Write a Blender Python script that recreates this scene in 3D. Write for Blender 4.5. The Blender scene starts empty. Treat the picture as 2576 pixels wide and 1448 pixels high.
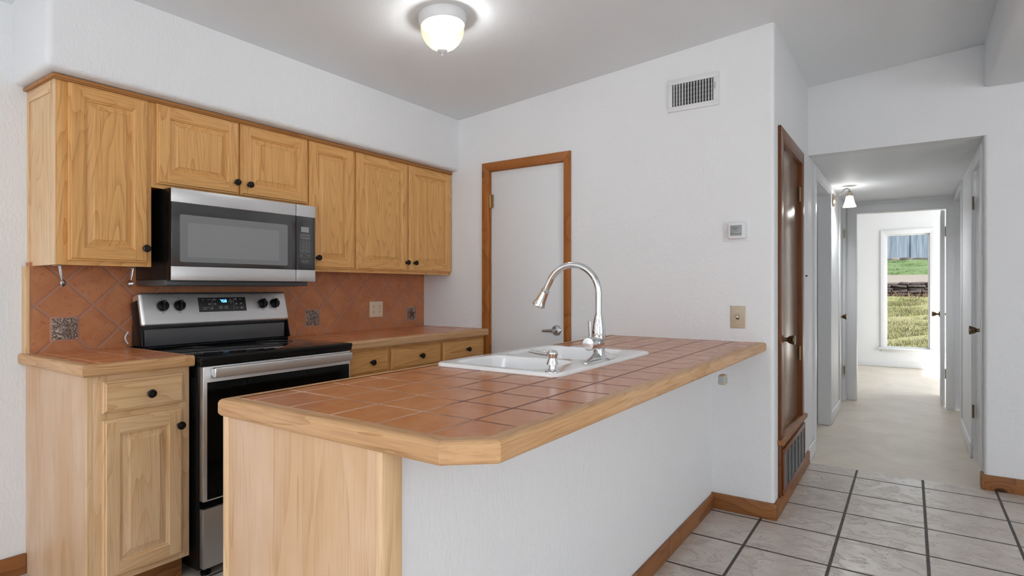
import bpy, bmesh, math, random
from mathutils import Vector, Matrix
random.seed(7)
S = bpy.context.scene
COL = S.collection
PI = math.pi
# ------------------------------------------------------------------ camera, world, lights, exposure
cam = bpy.data.cameras.new('camera'); cam_o = bpy.data.objects.new('camera', cam); COL.objects.link(cam_o)
cam.sensor_width = 36.0; cam.lens = 1460.5 / 2576 * 36.0; cam.shift_y = -1 / 2576
cam.clip_start = 0.02; cam.clip_end = 200
cam_o.location = (0, 0, 1.19); cam_o.rotation_euler = (PI / 2, 0, math.radians(34.446))
S.camera = cam_o
w = bpy.data.worlds.new('world'); S.world = w; w.use_nodes = True
wb = w.node_tree.nodes['Background']; wb.inputs['Color'].default_value = (0.86, 0.93, 1.0, 1); wb.inputs['Strength'].default_value = 1.15
vs = S.view_settings; vs.view_transform = 'Standard'; vs.look = 'None'; vs.exposure = 1.0; vs.gamma = 1.0; vs.use_curve_mapping = False


def area(name, loc, rot, sx, sy, power, color=(1, 1, 1)):
    l = bpy.data.lights.new(name, 'AREA'); l.shape = 'RECTANGLE'; l.size = sx; l.size_y = sy; l.energy = power; l.color = color
    o = bpy.data.objects.new(name, l); COL.objects.link(o); o.location = loc; o.rotation_euler = rot
    return o


# daylight through the windows of the rear wall, the right wall and the far room
COOL = (0.88, 0.945, 1.0)
area('daylight_rear_window', (-1.45, -3.54, 1.35), (PI / 2 + .38, 0, PI), 1.9, 1.4, 104, COOL)
area('daylight_rear_door', (1.45, -3.5, 1.25), (PI / 2 + .38, 0, PI), 2.1, 1.8, 8, COOL)
area('daylight_side_window', (4.46, -0.6, 1.35), (PI / 2 + .45, 0, PI / 2), 2.4, 1.5, 34, COOL)
area('daylight_far_room', (2.46, 9.0, 1.3), (PI / 2, 0, PI / 2), 1.6, 1.6, 25, COOL)
area('daylight_far_window', (-0.035, 10.5, 1.14), (PI / 2, 0, 0), 0.5, 1.6, 8, COOL)
sun = bpy.data.lights.new('sun', 'SUN'); sun.energy = 13.0; sun.angle = math.radians(3); sun.color = (.97, .985, 1)
sun_o = bpy.data.objects.new('sun', sun); COL.objects.link(sun_o); sun_o.rotation_euler = Vector((-.70, .38, -.62)).to_track_quat('-Z', 'Y').to_euler()


# ------------------------------------------------------------------ materials
def srgb(r, g, b):
    f = lambda c: c / 12.92 if c <= 0.04045 else ((c + 0.055) / 1.055) ** 2.4
    return (f(r / 255), f(g / 255), f(b / 255), 1)


class NT:
    def __init__(s, name):
        m = bpy.data.materials.new(name); m.use_nodes = True
        s.m = m; s.t = m.node_tree; s.b = s.t.nodes['Principled BSDF']

    def n(s, typ, **kw):
        nd = s.t.nodes.new(typ)
        for k, v in kw.items():
            if k in nd.inputs.keys(): s.set(nd.inputs[k], v)
            else: setattr(nd, k, v)
        return nd

    def set(s, inp, v):
        if hasattr(v, 'is_output') or isinstance(v, bpy.types.NodeSocket): s.t.links.new(v, inp)
        else: inp.default_value = v

    def math(s, op, a, b=0.0, c=0.0):
        nd = s.t.nodes.new('ShaderNodeMath'); nd.operation = op
        s.set(nd.inputs[0], a); s.set(nd.inputs[1], b); s.set(nd.inputs[2], c)
        return nd.outputs[0]

    def coord(s, scale=(1, 1, 1), src='Object', rnd=0.0, rot=(0, 0, 0), loc=(0, 0, 0), pre=0.0):
        tc = s.t.nodes.new('ShaderNodeTexCoord'); v = tc.outputs['Object']
        if src == 'World':
            v = s.t.nodes.new('ShaderNodeNewGeometry').outputs['Position']
        if rnd:
            oi = s.t.nodes.new('ShaderNodeObjectInfo')
            r = s.math('MULTIPLY', oi.outputs['Random'], rnd)
            cb = s.n('ShaderNodeCombineXYZ', X=r, Y=r, Z=r)
            ad = s.t.nodes.new('ShaderNodeVectorMath'); ad.operation = 'ADD'
            s.t.links.new(v, ad.inputs[0]); s.t.links.new(cb.outputs[0], ad.inputs[1]); v = ad.outputs[0]
        pre = pre or s.__dict__.get('pre', 0.0)
        if pre:
            mq = s.t.nodes.new('ShaderNodeMapping'); s.t.links.new(v, mq.inputs[0]); mq.inputs['Rotation'].default_value = (0, 0, pre); v = mq.outputs[0]
        mp = s.t.nodes.new('ShaderNodeMapping'); s.t.links.new(v, mp.inputs[0])
        mp.inputs['Scale'].default_value = scale; mp.inputs['Rotation'].default_value = rot; mp.inputs['Location'].default_value = loc
        return mp.outputs[0]

    def noise(s, vec, scale, detail=3, rough=0.5, dist=0.0):
        nd = s.n('ShaderNodeTexNoise', Vector=vec, Scale=scale, Detail=detail, Roughness=rough, Distortion=dist)
        return nd.outputs['Fac']

    def ramp(s, fac, stops):
        nd = s.t.nodes.new('ShaderNodeValToRGB'); s.set(nd.inputs[0], fac)
        e = nd.color_ramp.elements
        while len(e) > 1: e.remove(e[0])
        e[0].position = stops[0][0]; e[0].color = stops[0][1]
        for p, c in stops[1:]:
            x = e.new(p); x.color = c
        return nd.outputs[0]

    def mix(s, fac, a, b, mode='MIX'):
        nd = s.t.nodes.new('ShaderNodeMix'); nd.data_type = 'RGBA'; nd.blend_type = mode
        s.set(nd.inputs[0], fac); s.set(nd.inputs[6], a); s.set(nd.inputs[7], b)
        return nd.outputs[2]

    def bump(s, h, strength=0.3, dist=0.01):
        nd = s.n('ShaderNodeBump', Height=h, Strength=strength, Distance=dist)
        s.t.links.new(nd.outputs[0], s.b.inputs['Normal'])


def plain(name, col, rough=0.5, metal=0.0, spec=0.5, coat=0.0, emit=None, es=0.0):
    t = NT(name); t.b.inputs['Base Color'].default_value = col; t.b.inputs['Roughness'].default_value = rough
    t.b.inputs['Metallic'].default_value = metal; t.b.inputs['Specular IOR Level'].default_value = spec
    t.b.inputs['Coat Weight'].default_value = coat
    if emit: t.b.inputs['Emission Color'].default_value = emit; t.b.inputs['Emission Strength'].default_value = es
    nz = t.noise(t.coord((1, 1, 1)), 40, 2)
    r = t.math('MULTIPLY_ADD', nz, 0.06, max(rough - 0.03, 0.0)); t.set(t.b.inputs['Roughness'], r)
    return t.m


def wallmat(name, col, bs=0.6, scale=75.0, rough=0.6):
    t = NT(name); c = t.coord((1, 1, 0.5), 'World')
    n1 = t.noise(c, scale, 4, 0.55, 0.6); n2 = t.noise(c, scale * 0.3, 2)
    big = t.noise(c, 1.3, 2)
    t.set(t.b.inputs['Base Color'], t.mix(big, (col[0] * .965, col[1] * .965, col[2] * .97, 1), col))
    t.b.inputs['Roughness'].default_value = rough; t.b.inputs['Specular IOR Level'].default_value = 0.3
    t.bump(t.math('MULTIPLY_ADD', n2, 0.6, n1), bs, 0.004)
    return t.m


def wood(name, axis, light, mid, dark, ring=14.0, pores=0.5, rough=0.42, knots=0.0, blotch=0.0, rnd=17.0, gscale=1.0, spec=0.4, pre=0.0):
    """axis = direction of the grain (0 x, 1 y, 2 z)."""
    t = NT(name); t.pre = pre
    sc = [7.0 * gscale] * 3; sc[axis] = 0.7 * gscale
    c = t.coord(tuple(sc), 'Object', rnd)
    if knots:
        ks = [5.0] * 3; ks[axis] = 3.2
        vk = t.coord(tuple(ks), 'Object', rnd)
        vo = t.n('ShaderNodeTexVoronoi', Vector=vk, Scale=1.0); kd = vo.outputs['Distance']
        kc = t.n('ShaderNodeSeparateColor', Color=vo.outputs['Color']).outputs[0]
    nz = t.noise(c, 0.55, 2, 0.45, 0.35)
    if knots:
        nz = t.math('ADD', nz, t.math('MULTIPLY', t.math('POWER', 2.718, t.math('MULTIPLY', kd, -7.0)), 0.5))
    wv = t.math('FRACT', t.math('MULTIPLY', nz, ring))
    tri = t.math('ADD', t.math('MULTIPLY', t.math('POWER', wv, 5.0), 0.75), t.math('MULTIPLY', wv, 0.25))
    fs = [210.0] * 3; fs[axis] = 6.0
    pf = t.noise(t.coord(tuple(fs), 'Object', rnd), 1.0, 2, 0.6)
    pm = t.ramp(pf, [(0.0, (1, 1, 1, 1)), (0.36, (0.7, 0.7, 0.7, 1)), (0.5, (0, 0, 0, 1))])
    base = t.mix(tri, light, mid)
    ms = [22.0] * 3; ms[axis] = 0.8
    streak = t.noise(t.coord(tuple(ms), 'Object', rnd), 1.0, 3, 0.6)
    base = t.mix(t.math('MULTIPLY', t.ramp(streak, [(0.45, (0, 0, 0, 1)), (0.75, (1, 1, 1, 1))]), 0.45), base, mid)
    if blotch:
        bs_ = [4.0] * 3; bs_[axis] = 1.5
        bn = t.noise(t.coord(tuple(bs_), 'Object', rnd), 1.0, 3, 0.6)
        base = t.mix(t.math('MULTIPLY', t.ramp(bn, [(0.42, (0, 0, 0, 1)), (0.66, (1, 1, 1, 1))]), blotch), base, (min(light[0] * 1.15, 1), min(light[1] * 1.28, 1), min(light[2] * 1.55, 1), 1))
    pfac = t.math('MULTIPLY', pm, t.math('MULTIPLY_ADD', tri, 0.6 * pores, 0.4 * pores))
    col = t.mix(pfac, base, dark)
    if knots:
        has = t.math('GREATER_THAN', kc, 1.0 - knots)
        km = t.ramp(kd, [(0.0, (1, 1, 1, 1)), (0.075, (1, 1, 1, 1)), (0.13, (0, 0, 0, 1))])
        col = t.mix(t.math('MULTIPLY', t.math('MULTIPLY', km, has), 0.85), col, (dark[0] * .25, dark[1] * .2, dark[2] * .2, 1))
    t.set(t.b.inputs['Base Color'], col); t.b.inputs['Roughness'].default_value = rough
    t.b.inputs['Specular IOR Level'].default_value = spec
    t.bump(t.math('MULTIPLY', pfac, -1.0), 0.25, 0.0015)
    return t.m


def tri3(name, *a, **k):
    return [wood(name + '_' + 'xyz'[i], i, *a, **k) for i in range(3)]


OAK = tri3('honey_oak', srgb(226, 172, 106), srgb(204, 146, 82), srgb(140, 88, 42), ring=24, pores=0.6, gscale=1.5)
PALE = tri3('pale_oak', srgb(228, 190, 144), srgb(210, 166, 118), srgb(150, 106, 66), ring=18, pores=0.45, blotch=0.5, gscale=1.6)
OAKD = tri3('dark_oak_molding', srgb(178, 122, 66), srgb(156, 100, 48), srgb(110, 64, 28), ring=10, pores=0.4)
PLY = wood('pale_plywood', 2, srgb(214, 175, 136), srgb(204, 162, 121), srgb(158, 112, 72), ring=9, pores=0.4, blotch=0.9, rnd=5, gscale=1.3)
NOSE = tri3('oak_nosing', srgb(208, 162, 114), srgb(182, 134, 86), srgb(112, 72, 42), ring=20, pores=0.6, blotch=0.6, gscale=1.6)
NOSED = wood('oak_nosing_corner', 1, srgb(208, 162, 114), srgb(182, 134, 86), srgb(112, 72, 42), ring=20, pores=0.6, blotch=0.6, gscale=1.6, pre=0.71)
PINE = tri3('orange_pine', srgb(168, 104, 46), srgb(142, 80, 30), srgb(92, 46, 18), ring=9, pores=0.25, knots=0.5, rough=0.35)
DARKPINE = tri3('stained_pine', srgb(158, 104, 58), srgb(126, 76, 38), srgb(72, 40, 20), ring=9, pores=0.5, knots=0.4, rough=0.5)
REDPINE = tri3('closet_pine', srgb(118, 66, 30), srgb(92, 46, 18), srgb(54, 24, 10), ring=8, pores=0.3, knots=0.3, rough=0.3)
FLUSH = wood('closet_door_veneer', 2, srgb(146, 118, 96), srgb(122, 94, 74), srgb(72, 48, 36), ring=7, pores=0.35, rough=0.22, spec=0.6)

WALL = wallmat('painted_wall', (0.83, 0.83, 0.833, 1))
HALL = wallmat('hall_wall', (0.83, 0.83, 0.83, 1), 0.8, 45.0, 0.45)
CEIL = wallmat('ceiling_paint', (0.86, 0.88, 0.895, 1), 0.25, 60.0)
TRIMW = plain('white_trim_paint', (0.80, 0.80, 0.81, 1), 0.35)
DOORW = plain('white_door_paint', (0.76, 0.76, 0.765, 1), 0.45)
BLACK = plain('black_enamel', (0.005, 0.005, 0.005, 1), 0.3, spec=0.22)
BLACKG = plain('black_glass', (0.002, 0.002, 0.002, 1), 0.06, spec=0.12)
RISER = plain('riser_enamel_sheen', (0.075, 0.075, 0.078, 1), 0.18, spec=0.5)  # lighter grey paints the room's reflection onto the black riser
COOKG = plain('cooktop_glass', (0.008, 0.008, 0.009, 1), 0.06, spec=0.8)
MWG = plain('microwave_glass', (0.045, 0.045, 0.047, 1), 0.07, spec=0.8)
MWW = plain('microwave_screen_sheen', (0.20, 0.20, 0.205, 1), 0.13, spec=0.7)  # reflection over the perforated screen put into the grey
MWI = plain('microwave_screen_inner_sheen', (0.25, 0.25, 0.255, 1), 0.16, spec=0.7)  # inner area, reflection painted in as a lighter grey
DKGREY = plain('dark_grey_plastic', (0.03, 0.03, 0.032, 1), 0.4)
VENTG = plain('vent_grey', (0.10, 0.10, 0.105, 1), 0.4, 0.4)
KNOB = plain('oiled_bronze', (0.012, 0.008, 0.007, 1), 0.28, 0.3)
CHROME = plain('chrome', (0.78, 0.79, 0.80, 1), 0.08, 1.0)
SATIN = plain('satin_nickel', (0.52, 0.52, 0.53, 1), 0.28, 1.0)
BRASS = plain('aged_brass', (0.40, 0.29, 0.13, 1), 0.3, 1.0)
ABRASS = plain('antique_brass', (0.17, 0.12, 0.07, 1), 0.3, 1.0)
PEWTER = plain('pewter', (0.33, 0.29, 0.24, 1), 0.38, 0.9)
PORC = plain('white_porcelain', (0.93, 0.93, 0.93, 1), 0.12, coat=0.5)
ALMOND = plain('almond_plastic', srgb(226, 208, 182), 0.35)
ALMOND2 = plain('tan_plastic', srgb(190, 174, 148), 0.35)
WPLAS = plain('white_plastic', (0.74, 0.74, 0.74, 1), 0.4)
LCD = plain('grey_lcd', (0.30, 0.31, 0.31, 1), 0.15)
INK = plain('dark_ink', (0.04, 0.04, 0.045, 1), 0.5)
PRINT = plain('white_print', (0.42, 0.42, 0.43, 1), 0.5)
BLUE = plain('blue_led', (0, 0, 0, 1), 0.5, emit=(0.08, 0.42, 1.0, 1), es=2.6)
LABEL = plain('grey_label', srgb(168, 176, 182), 0.4)
GLASS = NT('window_glass'); GLASS.b.inputs['Transmission Weight'].default_value = 1.0; GLASS.b.inputs['Roughness'].default_value = 0.0; GLASS.b.inputs['IOR'].default_value = 1.02
GLASS = GLASS.m


def steel(name, axis, v=0.46, rough=0.27):
    t = NT(name); s_ = [400.0] * 3; s_[axis] = 2.0
    n = t.noise(t.coord(tuple(s_)), 1.0, 2)
    t.b.inputs['Metallic'].default_value = 1.0
    t.set(t.b.inputs['Base Color'], t.mix(n, (v * .93, v * .93, v * .94, 1), (v * 1.07, v * 1.07, v * 1.08, 1)))
    t.set(t.b.inputs['Roughness'], t.math('MULTIPLY_ADD', n, 0.12, rough)); return t.m


STEEL = steel('brushed_steel', 1, 0.72, 0.34); STEELD = steel('brushed_steel_drawer', 1, 0.50, 0.38)


def band(t, x, pitch, off, half):
    """1 on the grout line, 0 on the tile"""
    f = t.math('FRACT', t.math('DIVIDE', t.math('SUBTRACT', x, off), pitch))
    d = t.math('MULTIPLY', t.math('MINIMUM', f, t.math('SUBTRACT', 1.0, f)), pitch)
    return d, t.ramp(t.math('DIVIDE', d, half * 2), [(0.0, (1, 1, 1, 1)), (0.42, (1, 1, 1, 1)), (0.62, (0, 0, 0, 1))])


def tile_mat(name, kind, pitch, off, half, cA, cB, cDark, grout, rough, spec=0.5, diag=False, slate=0.0, wob=0.002, groutn=None):
    t = NT(name)
    c = t.coord((1, 1, 1), 'World')
    sp = t.n('ShaderNodeSeparateXYZ', Vector=c)
    a, b = (sp.outputs[0], sp.outputs[1]) if kind == 'xy' else (sp.outputs[1], sp.outputs[2])
    wn = t.math('MULTIPLY', t.math('SUBTRACT', t.noise(c, 14, 3), 0.5), wob * 2)
    a = t.math('ADD', a, wn); b = t.math('ADD', b, wn)
    if diag:
        a0 = t.math('SUBTRACT', a, off[0]); b0 = t.math('SUBTRACT', b, off[1])
        a = t.math('MULTIPLY', t.math('ADD', a0, b0), 0.70711); b = t.math('MULTIPLY', t.math('SUBTRACT', a0, b0), 0.70711)
        off = (0, 0)
    d1, g1 = band(t, a, pitch[0], off[0], half); d2, g2 = band(t, b, pitch[1], off[1], half)
    g = t.math('MAXIMUM', g1, g2)
    ia = t.math('FLOOR', t.math('DIVIDE', t.math('SUBTRACT', a, off[0]), pitch[0])); ib = t.math('FLOOR', t.math('DIVIDE', t.math('SUBTRACT', b, off[1]), pitch[1]))
    wn_ = t.n('ShaderNodeTexWhiteNoise', Vector=t.n('ShaderNodeCombineXYZ', X=ia, Y=ib).outputs[0])
    rnd = wn_.outputs['Value']
    n1 = t.noise(c, 9, 5, 0.6, 0.8); n2 = t.noise(c, 60, 4, 0.6)
    col = t.mix(t.ramp(n1, [(0.33, (0, 0, 0, 1)), (0.68, (1, 1, 1, 1))]), cA, cB)
    col = t.mix(t.math('MULTIPLY', rnd, 0.35), col, cB)
    col = t.mix(t.math('MULTIPLY', t.ramp(n2, [(0.28, (1, 1, 1, 1)), (0.42, (0, 0, 0, 1))]), 0.6), col, cDark)
    gcol = grout
    if groutn:
        wear = t.math('ADD', t.math('MULTIPLY', t.math('SUBTRACT', sp.outputs[1], .9), .45), t.math('MULTIPLY', t.math('ADD', sp.outputs[0], 1.45), .35))
        gcol = t.mix(t.ramp(t.math('ADD', wear, t.math('MULTIPLY', t.noise(c, 5, 2), .6)), [(0.42, (0, 0, 0, 1)), (0.62, (1, 1, 1, 1))]), grout, groutn)
    col = t.mix(g, col, gcol)
    t.set(t.b.inputs['Base Color'], col)
    t.set(t.b.inputs['Roughness'], t.math('ADD', t.math('MULTIPLY_ADD', n1, 0.12, rough - 0.06), t.math('MULTIPLY', g, 0.4)))
    t.b.inputs['Specular IOR Level'].default_value = spec
    h = t.math('MULTIPLY', g, -1.0)
    if slate:
        sl = t.noise(t.coord((1, 1.4, 1), 'World', rot=(0, 0, 0.6)), 7, 6, 0.65, 1.6)
        st = t.ramp(sl, [(0.30, (0, 0, 0, 1)), (0.44, (.5, .5, .5, 1)), (0.47, (.9, .9, .9, 1)), (0.7, (1, 1, 1, 1))])
        h = t.math('ADD', t.math('MULTIPLY', g, -1.2), t.math('MULTIPLY', st, slate))
    else:
        h = t.math('ADD', h, t.math('MULTIPLY', n1, 0.25))
    t.bump(h, 0.5, 0.004)
    return t.m


ISLT = tile_mat('island_terracotta', 'xy', (0.1495, 0.1465), (-0.775, 0.987), 0.0034, srgb(192, 118, 72), srgb(205, 138, 92), srgb(176, 104, 62), srgb(222, 178, 150), 0.24, groutn=srgb(120, 72, 54))
SIDET = tile_mat('counter_terracotta', 'xy', (0.150, 0.150), (-2.52, 1.05), 0.0032, srgb(206, 120, 64), srgb(216, 140, 86), srgb(180, 100, 52), srgb(226, 176, 142), 0.24, groutn=srgb(160, 100, 70))
BST = tile_mat('backsplash_terracotta', 'yz', (0.1478, 0.1478), (2.124, 1.113), 0.0052, srgb(174, 106, 66), srgb(198, 132, 88), srgb(120, 68, 42), srgb(176, 128, 106), 0.40, diag=True, wob=0.0015)
FLT = tile_mat('floor_slate_tile', 'xy', (0.350, 0.352), (-0.636, 2.466), 0.0062, srgb(200, 188, 177), srgb(214, 206, 198), srgb(174, 160, 146), srgb(74, 70, 66), 0.24, slate=2.6, wob=0.001)
t = NT('concrete_hall_floor'); c = t.coord((1, 1, 1), 'World')
n1 = t.noise(c, 3.2, 6, 0.6, 0.7); n2 = t.noise(c, 22, 5, 0.65, 1.0)
cc = t.mix(t.ramp(n1, [(0.3, (0, 0, 0, 1)), (0.7, (1, 1, 1, 1))]), srgb(210, 198, 181), srgb(226, 216, 201))
cc = t.mix(t.math('MULTIPLY', t.ramp(n2, [(0.3, (1, 1, 1, 1)), (0.42, (0, 0, 0, 1))]), 0.35), cc, srgb(180, 168, 154))
t.set(t.b.inputs['Base Color'], cc); t.b.inputs['Roughness'].default_value = 0.42; t.bump(n1, 0.4, 0.012); CONC = t.m
# pewter decor tiles
t = NT('pewter_relief'); c = t.coord((1, 1, 1), 'Object', 9)
n1 = t.noise(c, 26, 2, 0.5, 2.5); n2 = t.noise(c, 60, 3, 0.6, 3.0)
rd = t.math('MULTIPLY', t.math('ABSOLUTE', t.math('SUBTRACT', t.math('FRACT', t.math('MULTIPLY', n1, 5.0)), 0.5)), 2.0)
hh = t.math('MULTIPLY_ADD', n2, 0.5, t.math('MULTIPLY', rd, 0.75))
t.set(t.b.inputs['Base Color'], t.ramp(hh, [(0.22, srgb(84, 60, 52)), (0.42, srgb(140, 118, 106)), (0.85, srgb(206, 192, 180))]))
t.b.inputs['Metallic'].default_value = 0.35; t.b.inputs['Roughness'].default_value = 0.35; t.bump(hh, 0.9, 0.006); RELIEF = t.m
GROUT = plain('pink_grout', srgb(184, 134, 112), 0.8)
# worn board for the uneven painted fence outside
t = NT('weathered_fence'); c = t.coord((1, 1, 1), 'World')
n1 = t.noise(t.coord((9, 1, .6), 'World'), 1.0, 3); n2 = t.noise(t.coord((60, 1, 2), 'World'), 1.0, 3)
t.set(t.b.inputs['Base Color'], t.ramp(t.math('MULTIPLY_ADD', n2, .4, t.math('MULTIPLY', n1, .7)), [(0.35, srgb(57, 64, 74)), (0.55, srgb(86, 95, 104)), (0.8, srgb(109, 115, 120))]))
t.b.inputs['Roughness'].default_value = 0.9; FENCE = t.m


def grass(name, a, b, c_):
    t = NT(name); c = t.coord((1, .5, 1), 'World'); n1 = t.noise(c, 1.6, 4, 0.7); n2 = t.noise(c, 18, 4, 0.7)
    t.set(t.b.inputs['Base Color'], t.ramp(t.math('MULTIPLY_ADD', n2, .6, t.math('MULTIPLY', n1, .5)), [(0.38, a), (0.52, b), (0.72, c_)]))
    t.b.inputs['Roughness'].default_value = 0.95; t.b.inputs['Specular IOR Level'].default_value = 0.1; return t.m


DRYG = grass('dry_grass', srgb(67, 66, 43), srgb(95, 95, 63), srgb(107, 100, 79))
GREENG = grass('green_grass', srgb(50, 61, 38), srgb(68, 83, 52), srgb(83, 93, 67))
PATH = plain('pale_gravel', srgb(88, 81, 73), 0.95)
STONE = grass('dark_stone', srgb(35, 31, 30), srgb(59, 52, 49), srgb(86, 80, 78))
STALK = plain('dry_stalk', srgb(97, 77, 55), 0.9)


def lampmat(name, cin, cout, s_in, s_out, center, rad):
    t = NT(name); tc = t.t.nodes.new('ShaderNodeTexCoord')
    d = t.t.nodes.new('ShaderNodeVectorMath'); d.operation = 'DISTANCE'
    t.t.links.new(tc.outputs['Object'], d.inputs[0]); d.inputs[1].default_value = center
    k = t.math('DIVIDE', d.outputs['Value'], rad)
    f = t.ramp(k, [(0.3, (0, 0, 0, 1)), (1.0, (1, 1, 1, 1))])
    t.set(t.b.inputs['Emission Color'], t.mix(f, cin, cout))
    t.set(t.b.inputs['Emission Strength'], t.math('MULTIPLY_ADD', f, s_out - s_in, s_in))
    t.b.inputs['Base Color'].default_value = (.004, .004, .004, 1); t.b.inputs['Roughness'].default_value = .5; t.b.inputs['Specular IOR Level'].default_value = 0
    tr = t.n('ShaderNodeBsdfTransparent', Color=(1, .98, .95, 1)); ms = t.t.nodes.new('ShaderNodeMixShader'); ms.inputs[0].default_value = .25
    t.t.links.new(t.b.outputs[0], ms.inputs[1]); t.t.links.new(tr.outputs[0], ms.inputs[2])
    t.t.links.new(ms.outputs[0], t.t.nodes['Material Output'].inputs['Surface'])
    return t.m


def bulb(name, loc, power, r=.028, color=(.93, .965, 1.0)):
    l = bpy.data.lights.new(name, 'POINT'); l.energy = power; l.color = color; l.shadow_soft_size = r
    o = bpy.data.objects.new(name, l); COL.objects.link(o); o.location = loc


# ------------------------------------------------------------------ mesh helpers
class MB:
    """collects shapes (scene coordinates) into one mesh"""
    def __init__(s): s.bm = bmesh.new(); s.mats = []

    def mi(s, m):
        if m not in s.mats: s.mats.append(m)
        return s.mats.index(m)

    def _merge(s, bm2, m):
        i = s.mi(m)
        for f in bm2.faces: f.material_index = i
        me = bpy.data.meshes.new('tmp'); bm2.to_mesh(me); bm2.free(); s.bm.from_mesh(me); bpy.data.meshes.remove(me)

    def box(s, a, b, m, bev=0.0, seg=2, xf=None):
        bm2 = bmesh.new(); bmesh.ops.create_cube(bm2, size=1)
        lo = [min(a[i], b[i]) for i in range(3)]; hi = [max(a[i], b[i]) for i in range(3)]
        for v in bm2.verts: v.co = Vector([(lo[i] + hi[i]) / 2 + v.co[i] * (hi[i] - lo[i]) for i in range(3)])
        if bev: bmesh.ops.bevel(bm2, geom=list(bm2.edges), offset=min(bev, .49 * min(hi[i] - lo[i] for i in range(3))), segments=seg, profile=0.5, affect='EDGES')
        if xf: bm2.transform(xf)
        s._merge(bm2, m); return s

    def poly(s, pts, m):
        i = s.mi(m); vs_ = [s.bm.verts.new(p) for p in pts]; f = s.bm.faces.new(vs_); f.material_index = i; return f

    def prism(s, pts, axis, d0, d1, m, bev=0.0, seg=2):
        """2D outline extruded along axis; pts in the two other axes in order (x,y,z minus axis)"""
        bm2 = bmesh.new(); o = [k for k in range(3) if k != axis]
        def mk(p, d):
            c_ = [0, 0, 0]; c_[o[0]] = p[0]; c_[o[1]] = p[1]; c_[axis] = d; return bm2.verts.new(c_)
        A = [mk(p, d0) for p in pts]; B = [mk(p, d1) for p in pts]; n = len(pts)
        bm2.faces.new(A); bm2.faces.new(B[::-1])
        for k in range(n): bm2.faces.new([A[k], B[k], B[(k + 1) % n], A[(k + 1) % n]])
        bmesh.ops.recalc_face_normals(bm2, faces=bm2.faces)
        if bev: bmesh.ops.bevel(bm2, geom=list(bm2.edges), offset=bev, segments=seg, profile=0.5, affect='EDGES')
        s._merge(bm2, m); return s

    def lathe(s, prof, origin, axis, m, n=28, cap=True, flute=0.0, nf=0):
        """prof = [(radius, height along axis)]"""
        z = Vector(axis).normalized(); x = z.orthogonal().normalized(); y = z.cross(x); O = Vector(origin)
        bm2 = bmesh.new(); rings = []
        for r, h_ in prof:
            ring = []
            for k in range(n):
                a = 2 * PI * k / n; rr = r * (1 + flute * math.cos(nf * a)) if nf else r
                ring.append(bm2.verts.new(O + z * h_ + (x * math.cos(a) + y * math.sin(a)) * max(rr, 1e-5)))
            rings.append(ring)
        for A, B in zip(rings, rings[1:]):
            for k in range(n): bm2.faces.new([A[k], A[(k + 1) % n], B[(k + 1) % n], B[k]])
        if cap: bm2.faces.new(rings[0][::-1]); bm2.faces.new(rings[-1])
        bmesh.ops.recalc_face_normals(bm2, faces=bm2.faces)
        s._merge(bm2, m); return s

    def tube(s, pts, rad, m, n=14, cap=True):
        pts = [Vector(p) for p in pts]; R = rad if isinstance(rad, (list, tuple)) else [rad] * len(pts)
        bm2 = bmesh.new(); rings = []; prev = None
        for k, p in enumerate(pts):
            tg = (pts[min(k + 1, len(pts) - 1)] - pts[max(k - 1, 0)]).normalized()
            if prev is None: x = tg.orthogonal().normalized()
            else: x = (prev - tg * prev.dot(tg)).normalized()
            prev = x; y = tg.cross(x)
            rings.append([bm2.verts.new(p + (x * math.cos(2 * PI * j / n) + y * math.sin(2 * PI * j / n)) * R[k]) for j in range(n)])
        for A, B in zip(rings, rings[1:]):
            for j in range(n): bm2.faces.new([A[j], A[(j + 1) % n], B[(j + 1) % n], B[j]])
        if cap: bm2.faces.new(rings[0][::-1]); bm2.faces.new(rings[-1])
        bmesh.ops.recalc_face_normals(bm2, faces=bm2.faces)
        s._merge(bm2, m); return s


def link(name, mb, parent=None, sharp=32):
    """turn the collected shapes into ONE object; vertices are stored relative to the thing's base"""
    org = Vector((0, 0, 0)); p = parent
    if parent is not None:
        while p.parent is not None: p = p.parent
        org = Vector(p['base'])
    me = bpy.data.meshes.new(name)
    for v in mb.bm.verts: v.co -= org
    mb.bm.to_mesh(me); mb.bm.free()
    for m in mb.mats: me.materials.append(m)
    me.shade_smooth(); me.set_sharp_from_angle(angle=math.radians(sharp))
    o = bpy.data.objects.new(name, me); COL.objects.link(o)
    if parent is not None: o.parent = parent
    return o


def thing(name, loc, label=None, cat=None, group=None, kind=None):
    o = bpy.data.objects.new(name, None); o.empty_display_size = .05; COL.objects.link(o); o.location = loc
    o['base'] = tuple(loc)
    if label: o['label'] = label
    if cat: o['category'] = cat
    if group: o['group'] = group
    if kind: o['kind'] = kind
    return o


def single(name, mb, label=None, cat=None, loc=None, group=None, kind=None, sharp=32):
    """a thing that is one mesh"""
    if loc is not None:
        for v in mb.bm.verts: v.co -= Vector(loc)
    o = link(name, mb, None, sharp)
    if loc is not None: o.location = loc
    if label: o['label'] = label
    if cat: o['category'] = cat
    if group: o['group'] = group
    if kind: o['kind'] = kind
    return o


def structure(name, mb): return single(name, mb, kind='structure')


def text_mesh(mb, txt, size, m, xf):
    cu = bpy.data.curves.new('t', 'FONT'); cu.body = txt; cu.size = size; cu.align_x = 'CENTER'; cu.align_y = 'CENTER'; cu.resolution_u = 2
    o = bpy.data.objects.new('t', cu); COL.objects.link(o); dg = bpy.context.evaluated_depsgraph_get()
    me = bpy.data.meshes.new_from_object(o.evaluated_get(dg)); bpy.data.objects.remove(o); bpy.data.curves.remove(cu)
    me.transform(xf); b2 = bmesh.new(); b2.from_mesh(me); bpy.data.meshes.remove(me); mb._merge(b2, m)


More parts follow.
